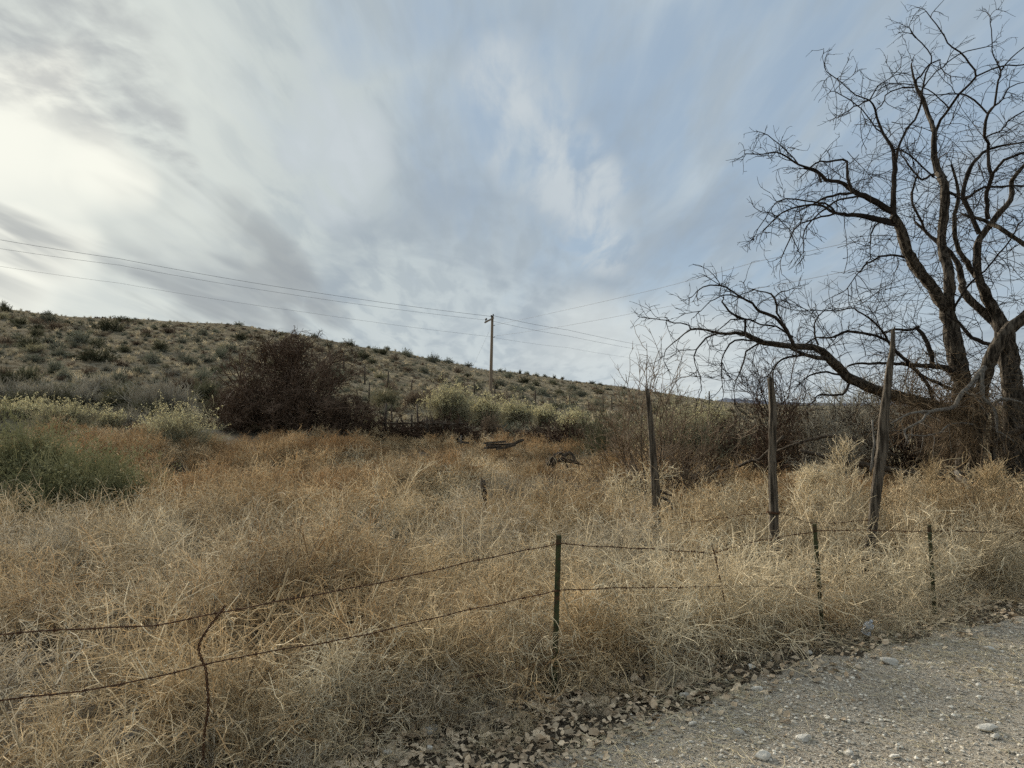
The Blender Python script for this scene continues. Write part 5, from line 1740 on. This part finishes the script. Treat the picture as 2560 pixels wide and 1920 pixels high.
HILL = [
    # ridge line, measured: u, base v, width px, height px, kind
    (8, 773, 22, 17, 'olive'), (100, 776, 40, 13, 'sage'), (157, 781, 36, 20, 'olive'), (220, 784, 28, 14, 'sage'), (277, 788, 26, 12, 'sage'), (340, 796, 42, 14, 'olive'), (381, 798, 36, 15, 'olive'), (437, 802, 16, 9, 'olive'), (455, 802, 18, 7, 'pale'), (505, 804, 20, 6, 'pale'), (596, 813, 24, 8, 'sage'), (636, 817, 24, 9, 'sage'), (672, 822, 20, 8, 'olive'), (712, 828, 24, 9, 'brown'), (742, 832, 26, 10, 'brown'), (810, 846, 16, 10, 'sage'), (895, 862, 14, 11, 'sage'), (921, 868, 18, 12, 'olive'), (950, 872, 20, 10, 'olive'), (968, 875, 14, 8, 'sage'), (1020, 888, 13, 7, 'olive'), (1093, 903, 22, 8, 'sage'), (1121, 908, 28, 12, 'sage'), (1170, 916, 24, 9, 'sage'), (1195, 920, 22, 12, 'olive'), (1250, 930, 14, 8, 'sage'), (1300, 935, 11, 9, 'olive'), (1317, 937, 14, 7, 'sage'), (1341, 940, 14, 7, 'sage'), (1361, 942, 10, 6, 'olive'), (1386, 946, 10, 8, 'olive'), (1406, 949, 9, 7, 'olive'), (1428, 952, 14, 7, 'sage'), (1480, 960, 14, 7, 'olive'), (1500, 963, 12, 6, 'sage'), (1560, 972, 12, 6, 'olive'),
    # slope, measured
    (73, 868, 62, 24, 'olive'), (245, 903, 100, 28, 'olive'), (200, 856, 58, 24, 'sage'), (277, 827, 64, 26, 'olive'), (310, 805, 40, 12, 'olive'), (135, 825, 56, 18, 'brown'), (120, 806, 50, 18, 'sage'), (401, 877, 40, 22, 'olive'), (420, 832, 46, 12, 'brown'), (492, 857, 28, 18, 'sage'), (508, 838, 22, 14, 'sage'), (602, 850, 36, 18, 'olive'), (464, 903, 40, 18, 'sage'), (380, 908, 40, 24, 'sage'), (224, 936, 46, 16, 'brown'), (138, 930, 46, 26, 'sage'), (297, 956, 44, 26, 'sage'), (512, 950, 66, 26, 'sage'), (70, 950, 66, 30, 'olive'), (20, 960, 44, 32, 'olive'), (160, 945, 40, 24, 'sage'), (425, 938, 60, 16, 'grey'), (310, 880, 40, 14, 'olive'), (365, 842, 24, 9, 'olive'), (47, 810, 40, 14, 'olive'), (15, 868, 26, 10, 'brown'), (85, 905, 60, 20, 'sage'), (148, 890, 46, 18, 'sage'), (455, 858, 26, 16, 'sage'), (575, 880, 34, 18, 'sage'), (560, 925, 40, 16, 'sage'), (345, 935, 40, 20, 'sage'), (520, 905, 40, 16, 'sage'), (180, 840, 26, 10, 'olive'), (90, 838, 40, 10, 'brown'), (250, 840, 30, 10, 'brown'), (620, 905, 30, 14, 'sage'), (340, 862, 26, 10, 'brown'), (540, 935, 30, 18, 'olive'),
    (875, 868, 24, 16, 'olive'), (906, 898, 44, 18, 'olive'), (938, 882, 24, 12, 'sage'), (955, 886, 30, 13, 'olive'), (1015, 888, 30, 14, 'sage'), (1081, 905, 32, 15, 'sage'), (1060, 932, 30, 16, 'sage'), (1117, 983, 30, 24, 'sage'), (1195, 978, 28, 18, 'sage'), (1100, 955, 30, 16, 'brown'), (1145, 932, 26, 12, 'brown'), (1018, 930, 30, 12, 'brown'), (985, 900, 26, 12, 'brown'), (1270, 945, 34, 16, 'sage'), (1230, 958, 22, 12, 'brown'), (1310, 958, 30, 14, 'olive'), (1340, 965, 26, 12, 'olive'), (1385, 962, 22, 10, 'olive'), (1405, 948, 24, 12, 'olive'), (1430, 975, 26, 12, 'sage'), (1290, 975, 34, 14, 'sage'), (1355, 988, 30, 16, 'sage'), (1250, 965, 30, 14, 'sage'), (1500, 985, 24, 10, 'olive'), (1520, 975, 18, 8, 'sage'), (1560, 990, 24, 10, 'sage'), (1450, 992, 36, 14, 'sage'), (1220, 905, 10, 6, 'olive'), (1150, 960, 26, 14, 'sage'), (1170, 945, 20, 12, 'olive'), (950, 945, 34, 14, 'pale'), (870, 905, 30, 12, 'sage'), (850, 885, 26, 10, 'brown'), (990, 865, 16, 7, 'sage'), (820, 868, 26, 10, 'sage'), (835, 935, 36, 16, 'sage'), (800, 880, 26, 12, 'brown'),
]
g = np.random.default_rng(77)
placed = []
for u, vb, w, h, kd in HILL:
    p = ground_hit(u, vb, 30.0, 400.0)
    placed.append((u, vb, w, h, kd, p))
hx = np.array([q[5][:2] for q in placed])
tries = 0
while len(placed) < 295 and tries < 9000:
    tries += 1
    u = g.uniform(-60, 1900)
    y = 34 * math.exp(g.uniform(0, 1) * math.log(max(np.interp(u, UC, YR) * 0.99, 36) / 34))
    x = (u - 1280) / F * y
    wm = g.uniform(0.6, 1.5)
    if (np.hypot(*(hx - [x, y]).T) < 0.75 * wm + 0.6 + 0.012 * y).any():
        continue
    z = gz(x, y)
    dv = pix_ray(u, 960)
    vb = 960 - F * ((z - CAMZ) / y - math.tan(PITCH)) / (1 + math.tan(PITCH) * (z - CAMZ) / y)
    if 520 < u < 950 and vb > 960 or vb > 1040:
        continue
    kd = g.choice(['sage', 'sage', 'olive', 'olive', 'grey', 'brown', 'pale'])
    w = wm * F / y
    placed.append((u, vb, w, w * g.uniform(0.32, 0.6), kd, np.array([x, y, z])))
    hx = np.vstack([hx, [x, y]])


def hill_zone(u):
    return "far left" if u < 130 else "left" if u < 480 else "above the dark bush" if u < 860 else "left of the pole" if u < 1228 else "right of the pole" if u < 1560 else "behind the posts"


TONE = {'sage': "grey green", 'olive': "dark olive", 'grey': "silvery grey", 'brown': "brown", 'pale': "straw pale"}
byz = {}
for q in placed:
    u, vb = q[0], q[1]
    ridge = np.interp(u, UC, VS)
    fr = (vb - ridge) / max(1030 - ridge, 1)
    band = "on the ridge" if fr < 0.09 else "high on hill" if fr < 0.33 else "midway uphill" if fr < 0.62 else "low on hill"
    sz = "small" if q[2] < 24 else "broad" if q[2] > 52 else "rounded"
    byz.setdefault((band, hill_zone(u), TONE[q[4]]), []).append((q, sz))
for (band, zone, tone), lst in byz.items():
    lst.sort(key=lambda a: a[0][0])
    for i, ((u, vb, w, h, kd, p), sz) in enumerate(lst):
        o = bpy.data.objects.new("hill_shrub", HMESH[kd, int(g.integers(0, 3))])
        W = px(w, p[1])
        k = SHAPES[0][1]
        o.location = (p[0], p[1], p[2] - 0.03)
        hm = px(h, p[1])
        base_h = {m.name: 1 for m in bpy.data.meshes[:0]}
        o.scale = (W * 1.08, W * g.uniform(0.85, 1.1), hm / {0: 0.62, 1: 0.45, 2: 0.8}[[kk for (a, kk), mm in HMESH.items() if mm == o.data][0]] * 1.15)
        o.rotation_euler = (0, 0, g.uniform(0, 6.28))
        COL.objects.link(o)
        nth = f", {ordinal(i, len(lst))} such from left" if len(lst) > 1 else ""
        place_w = f"{band}, {zone}" if not zone.startswith("left") else f"{band}, {zone}"
        tag(o, f"{sz} {tone} shrub {band}, {zone}{nth}", "shrub", "desert shrubs on the hill")

# the ocotillo on the ridge
oc = empty("ocotillo_cactus", tuple(ground_hit(838, 842, 60, 300)))
b = MB()
n = 9
gg = np.random.default_rng(7)
d = np.stack([gg.normal(0, 0.35, n), gg.normal(0, 0.35, n), np.ones(n)], -1)
p = grow(np.zeros((n, 3)), d, px(20, oc.location[1]) * gg.uniform(.7, 1.1, n), 7, 0.05, rng=gg)
b.tubes(p, 0.07, 5)
o = b.build("cactus_stems", M['pad'], None)
o.location = oc.location
bpy.data.objects.remove(oc)
o.name = "ocotillo_cactus"
tag(o, "spiky upright many armed cactus on the ridge above the largest dark bush", "cactus")


# grass tufts and small scrub over the hill
def build_hill_grass():
    g = np.random.default_rng(31)
    V = []
    for k in range(3):
        gg = np.random.default_rng(950 + k)
        b = MB()
        n = 46
        az, el = gg.uniform(0, 6.28, n), gg.uniform(0.05, 0.9, n)
        d = np.stack([np.cos(az) * np.sin(el), np.sin(az) * np.sin(el), np.cos(el)], -1)
        p = grow(gg.normal(0, 0.08, (n, 3)) * [1, 1, 0], d, gg.uniform(0.25, 0.55, n), 4, 0.12, (0, 0, -0.06), 0.1, gg)
        b.tubes(p, taper(np.full(n, 0.014), n, 4, 0.4), 2, 0 if k < 2 else 1, gg)
        V.append(b)
    for k in range(2):
        b, _ = shrub_mb(970 + k, 0.8, 0.42, 60, 130, 0.012, 0.045, m_leaf=2 + k, m_twig=2 + k)
        V.append(b)
    xs, ys = [], []
    for y0, y1, sp in ((22, 60, 0.8), (60, 120, 1.1), (120, 320, 1.9)):
        a, c = poisson(-80, 130, y0, y1, sp, g, lambda x, y: in_view(x, y, 1.1))
        xs.append(a)
        ys.append(c)
    x, y = np.concatenate(xs), np.concatenate(ys)
    u = 1280 + F * x / y
    lim = np.interp(x / y, [-0.7, -0.35, -0.15, 0.1, 0.25, 0.4, 0.7], [26, 27, 29, 28, 22, 18, 16]) + 1.5
    k = (y < np.interp(u, UC, YR) * 1.03) & (y > lim) & (g.uniform(size=len(x)) < 0.35 + 0.75 * vnoise(x, y, 0.22, 91))
    x, y = x[k], y[k]
    pick = g.choice([0, 1, 0, 1, 2, 3, 4, 3], len(x))
    s = g.uniform(0.45, 1.15, len(x)) * np.where(pick > 2, 0.8, 1.0)
    scatter("hill_grass", V, [M['grass'], M['weed_pale'], M['sage'], M['brown']], np.stack([x, y, terrain(x, y) - 0.02], -1), pick, g.uniform(0, 6.28, len(x)), np.stack([s, s, s * g.uniform(0.7, 1.1, len(x))], -1))


build_hill_grass()

# ------------------------------------------------------------------ single tumbleweeds, stalks, stones, litter
tw = weed(601, n=48, H=0.74, per1=9, per2=5, mi=(0, 0, 0), spread=1.5, r=(0.0036, 0.0024, 0.0017))
o = tw.build("tumbleweed", M['weed_pale'])
q = at(2225, 1505, 6.85)
o.location = (q[0], q[1], gz(q[0], q[1]) + 0.26)
o.rotation_euler = (math.radians(62), math.radians(35), 0.4)
tag(o, "big pale tumbleweed rolled against the fence at the road's edge, roots up", "tumbleweed")
tw2 = weed(602, n=40, H=0.66, per1=9, per2=5, spread=1.4, r=(0.0034, 0.0023, 0.0016))
o = tw2.build("tumbleweed", M['weed'])
q = at(2430, 1500, 7.4)
o.location = (q[0], q[1], gz(q[0], q[1]) + 0.12)
o.rotation_euler = (math.radians(48), math.radians(70), 1.2)
tag(o, "brown tumbleweed right of the big pale one, its bare root on the gravel", "tumbleweed")

MOUNDS = [
    (560, 3.95, 0.40, "low tumbleweed mound by the twisted wire stay, between the two left strands"),
    (820, 4.30, 0.42, "straw coloured tumbleweed mound under the wires halfway to the nearest steel post"),
    (1080, 4.72, 0.46, "tumbleweed mound caught under the wires left of the nearest steel post"),
    (1290, 4.98, 0.44, "tumbleweed mound leaning on the nearest steel post's left side"),
    (1500, 5.22, 0.46, "tumbleweed mound right of the nearest steel post, over the leaf litter"),
    (1640, 5.45, 0.54, "biggest overhanging tumbleweed mound, below the thin leaning wire stay"),
    (1790, 5.75, 0.58, "pale tumbleweed mound between the thin wire stay and the second steel post"),
    (1930, 5.98, 0.56, "tumbleweed mound packed against the second steel post's left side"),
    (2110, 6.35, 0.44, "smaller tumbleweed mound behind the plastic bottle"),
    (2480, 7.45, 0.50, "tumbleweed mound right of the farthest steel post, by the picture edge"),
]
for i, (u, y, r, lab) in enumerate(MOUNDS):
    r *= 1.18 if u > 1500 else 1.0
    mb = weed(640 + i, n=46, H=r, per1=8, per2=4, spread=1.5, r=(0.0034, 0.0025, 0.0019), droop=-0.05, bend=0.2, wander=0.2, l1=(0.25, 0.6), l2=(0.14, 0.36))
    x = (u - 1280) / F * y
    o = mb.build("tumbleweed", M['weed_pale'] if i % 2 or u > 1500 else M['weed'], loc=(x, y, gz(x, y) + 0.10))
    o.rotation_euler = (-0.25 + 0.15 * RNG.normal(), 0.15 * RNG.normal(), RNG.uniform(0, 6.28))
    tag(o, lab, "tumbleweed", "tumbleweeds caught along the fence")


def cone_weed(seed, H, W, label, loc, mat):
    g = np.random.default_rng(seed)
    b = MB()
    st = smooth_line([(0, 0, -0.05, .008), (0.02, 0, H * .4, .007), (-0.01, .02, H * .75, .005), (0.01, 0, H, .003)], 0.04)
    b.limb(st[:, :3], st[:, 3], 6)
    n = 60
    f = g.uniform(0.08, 1.0, n)
    base = np.stack([np.interp(f, np.linspace(0, 1, len(st)), st[:, k]) for k in range(3)], -1)
    az = g.uniform(0, 6.28, n)
    d = np.stack([np.cos(az), np.sin(az), 0.75 + 0.5 * f], -1)
    p = grow(base, d, W * 0.6 * (1.08 - f) + 0.08, 8, 0.10, (0, 0, 0.03), 0.08, g)
    b.tubes(p, taper(np.full(n, 0.0036), n, 8, 0.5), 3, 0, g)
    c, dd, i, t = spawn(p, 9, 0.15, 1, 0.7, g)
    p1 = grow(c, dd + [0, 0, 0.2], g.uniform(0.06, 0.2, len(c)), 5, 0.16, (0, 0, 0.02), 0.1, g)
    b.tubes(p1, taper(np.full(len(c), 0.0024), len(c), 5, 0.6), 2, 0, g)
    c, dd, i, t = spawn(p1, 3, 0.15, 1, 0.8, g)
    p2 = grow(c, dd, g.uniform(0.03, 0.08, len(c)), 4, 0.2, (0, 0, 0), 0.1, g)
    b.tubes(p2, taper(np.full(len(c), 0.0018), len(c), 4, 0.6), 2, 0, g)
    o = b.build("weed_plant", mat, loc=loc)
    tag(o, label, "weed", "tall dry weeds standing above the rest")


cone_weed(611, 1.25, 1.0, "tall cone shaped straw coloured weed between the middle post and the leaning post", place(2115, 1300, 8.6), M['weed_pale'])
cone_weed(612, 1.05, 0.9, "tall straw coloured weed just right of the leaning post's foot", place(2335, 1300, 8.9), M['weed'])
cone_weed(613, 0.95, 0.8, "straw coloured weed left of the middle wooden post's foot", place(2030, 1300, 9.0), M['weed_pale'])
cone_weed(614, 1.0, 0.9, "tall weed below the tree, nearest the picture's right edge", place(2480, 1300, 8.6), M['weed'])
cone_weed(615, 0.9, 0.8, "straw coloured weed between the leaning post and the farthest steel post", place(2265, 1300, 8.4), M['weed'])


def stalk(pts, y0, y1, label, n=5):
    q = limb_line(pts, y0, y1, 0.02, 0.04)
    q[:, 3] *= 0.62
    q[1:-1, :3] += RNG.normal(0, 0.004, (len(q) - 2, 3))
    b = MB()
    b.limb(q[:, :3], q[:, 3], 6, 0, 0.06)
    ix = RNG.integers(2, len(q) - 1, n)
    p = grow(q[ix, :3], RNG.normal(size=(n, 3)) * [1, .6, .5] + [0, 0, 0.5], RNG.uniform(0.1, 0.35, n), 7, 0.14, (0, 0, 0.0), 0.1)
    b.tubes(p, taper(np.full(n, 0.0024), n, 7, 0.5), 4)
    tag(b.build("dry_stalk", M['stalk'], smooth=True), label, "stalk", "bare pale weed stalks among the tumbleweeds")


stalk([(175, 1760, 5), (168, 1690, 5), (155, 1630, 4), (150, 1600, 3), (158, 1585, 2)], 3.35, 3.3, "thick pale bare stalk below the left end of the top barbed strand")
stalk([(50, 1870, 4), (25, 1810, 4), (8, 1770, 3), (0, 1740, 2)], 2.95, 2.9, "pale bare stalk at the lower left corner")
stalk([(640, 1600, 3), (680, 1530, 4), (700, 1480, 4), (722, 1420, 2)], 4.3, 4.4, "long pale stalk leaning right above the top strand, near the crooked wire stay")
stalk([(1435, 1600, 3), (1425, 1550, 3), (1412, 1500, 3), (1408, 1480, 2)], 5.0, 5.0, "thin whitish stalk close right of the nearest steel post")
stalk([(1535, 1590, 3), (1528, 1540, 3), (1510, 1490, 2), (1505, 1485, 2)], 5.15, 5.1, "thin curved whitish stalk right of the nearest steel post, second one")
stalk([(2300, 1460, 4), (2265, 1420, 4), (2230, 1375, 3), (2215, 1365, 2)], 6.9, 7.2, "pale forked stalk standing beside the leaning post's foot", 8)
stalk([(1840, 1330, 3), (1820, 1285, 3), (1800, 1260, 3), (1785, 1245, 2)], 8.2, 8.4, "pale stalk leaning left of the middle wooden post")
stalk([(2046, 1390, 4), (2070, 1345, 3), (2052, 1300, 3), (2042, 1278, 2)], 6.5, 6.6, "pale crooked stalk rising right behind the second steel post")
stalk([(930, 1500, 4), (945, 1460, 4), (965, 1430, 3), (975, 1400, 2)], 4.6, 4.7, "pale forked stalk touching the top strand halfway to the nearest steel post", 8)

STONES = [(1078, 1822, 58, "largest stone, flat and pale, at the foot of the weeds left of the leaf litter"), (1074, 1873, 26, "small white stone just below the largest flat one"), (968, 1885, 30, "white stone at the edge of the weeds, leftmost of the stones"), (1845, 1830, 34, "cube like white stone on the gravel, leftmost of the three big ones"), (2010, 1843, 42, "broad white stone in the middle of the gravel"), (1907, 1890, 46, "long white stone on the gravel nearest the bottom edge"), (2222, 1652, 44, "long flat white stone near the plastic bottle at the road's edge"), (2020, 1632, 22, "small white stone under the weeds left of the plastic bottle"), (1878, 1668, 26, "white stone half in leaves at the road's edge below the second steel post"), (1893, 1722, 26, "pointed white stone where leaves meet the gravel"), (1710, 1738, 26, "small pale stone in the leaves, between nearest and second steel post"), (1885, 1725, 16, "tiny pale stone touching the pointed white one"), (2475, 1623, 26, "pale stone on the gravel by the picture's right edge"), (2470, 1820, 46, "low pale slab on the gravel at the right"), (2447, 1715, 20, "pale stone in the gravel right of the middle"), (2120, 1885, 30, "pale stone flush with the gravel near the bottom"), (2236, 1893, 26, "pale stone near the bottom, right of the flush one"), (2490, 1845, 26, "small pale stone below the low slab"), (1732, 1812, 22, "small pale stone at the left end of the gravel"), (1760, 1862, 16, "tiny white stone left of the cube like one")]
for i, (u, v, w, lab) in enumerate(STONES):
    p = ground_hit(u, v + w * 0.25, 2.5, 12)
    R = px(w, p[1]) * 0.55
    b = stone(1000 + i, R, (1.0, 0.75, 0.55 if i else 0.5), 2)
    o = b.build("stone", M['stone'], loc=(p[0], p[1], p[2] + R * 0.18 + 0.012))
    o.rotation_euler = (0.1 * RNG.normal(), 0.1 * RNG.normal(), RNG.uniform(-0.5, 0.5))
    tag(o, lab, "stone", "single stones on the gravel")

# crushed clear plastic bottle
p = ground_hit(2158, 1600, 3, 12)
e = empty("plastic_bottle", tuple(p + [0, 0, 0.02]), 0.9)
b = MB()
gg = np.random.default_rng(4)
L = np.linspace(0, 1, 16)
prof = 0.046 * np.where(L < 0.72, 1 - 0.25 * np.exp(-((L - 0.4) / 0.12) ** 2), np.interp(L, [0.72, 0.88, 1.0], [1, 0.45, 0.30]))
prof[0] *= 0.7
b.limb(np.stack([L * 0.02 + 0.01 * np.sin(L * 5), np.zeros(16), 0.045 + L * 0.16], -1), prof, 14, 0, 0.05, gg)
b.build("bottle_body", M['plastic'], e)
b = MB()
b.limb(np.array([(0.012, 0, 0.20), (0.012, 0, 0.222)]), 0.016, 12)
b.build("bottle_cap", M['plastic'], e)
e.rotation_euler = (math.radians(25), math.radians(-20), 0.9)
e.scale = (0.8, 0.8, 0.75)
tag(e, "crumpled clear plastic bottle lying at the road's edge below the tumbleweeds", "bottle")
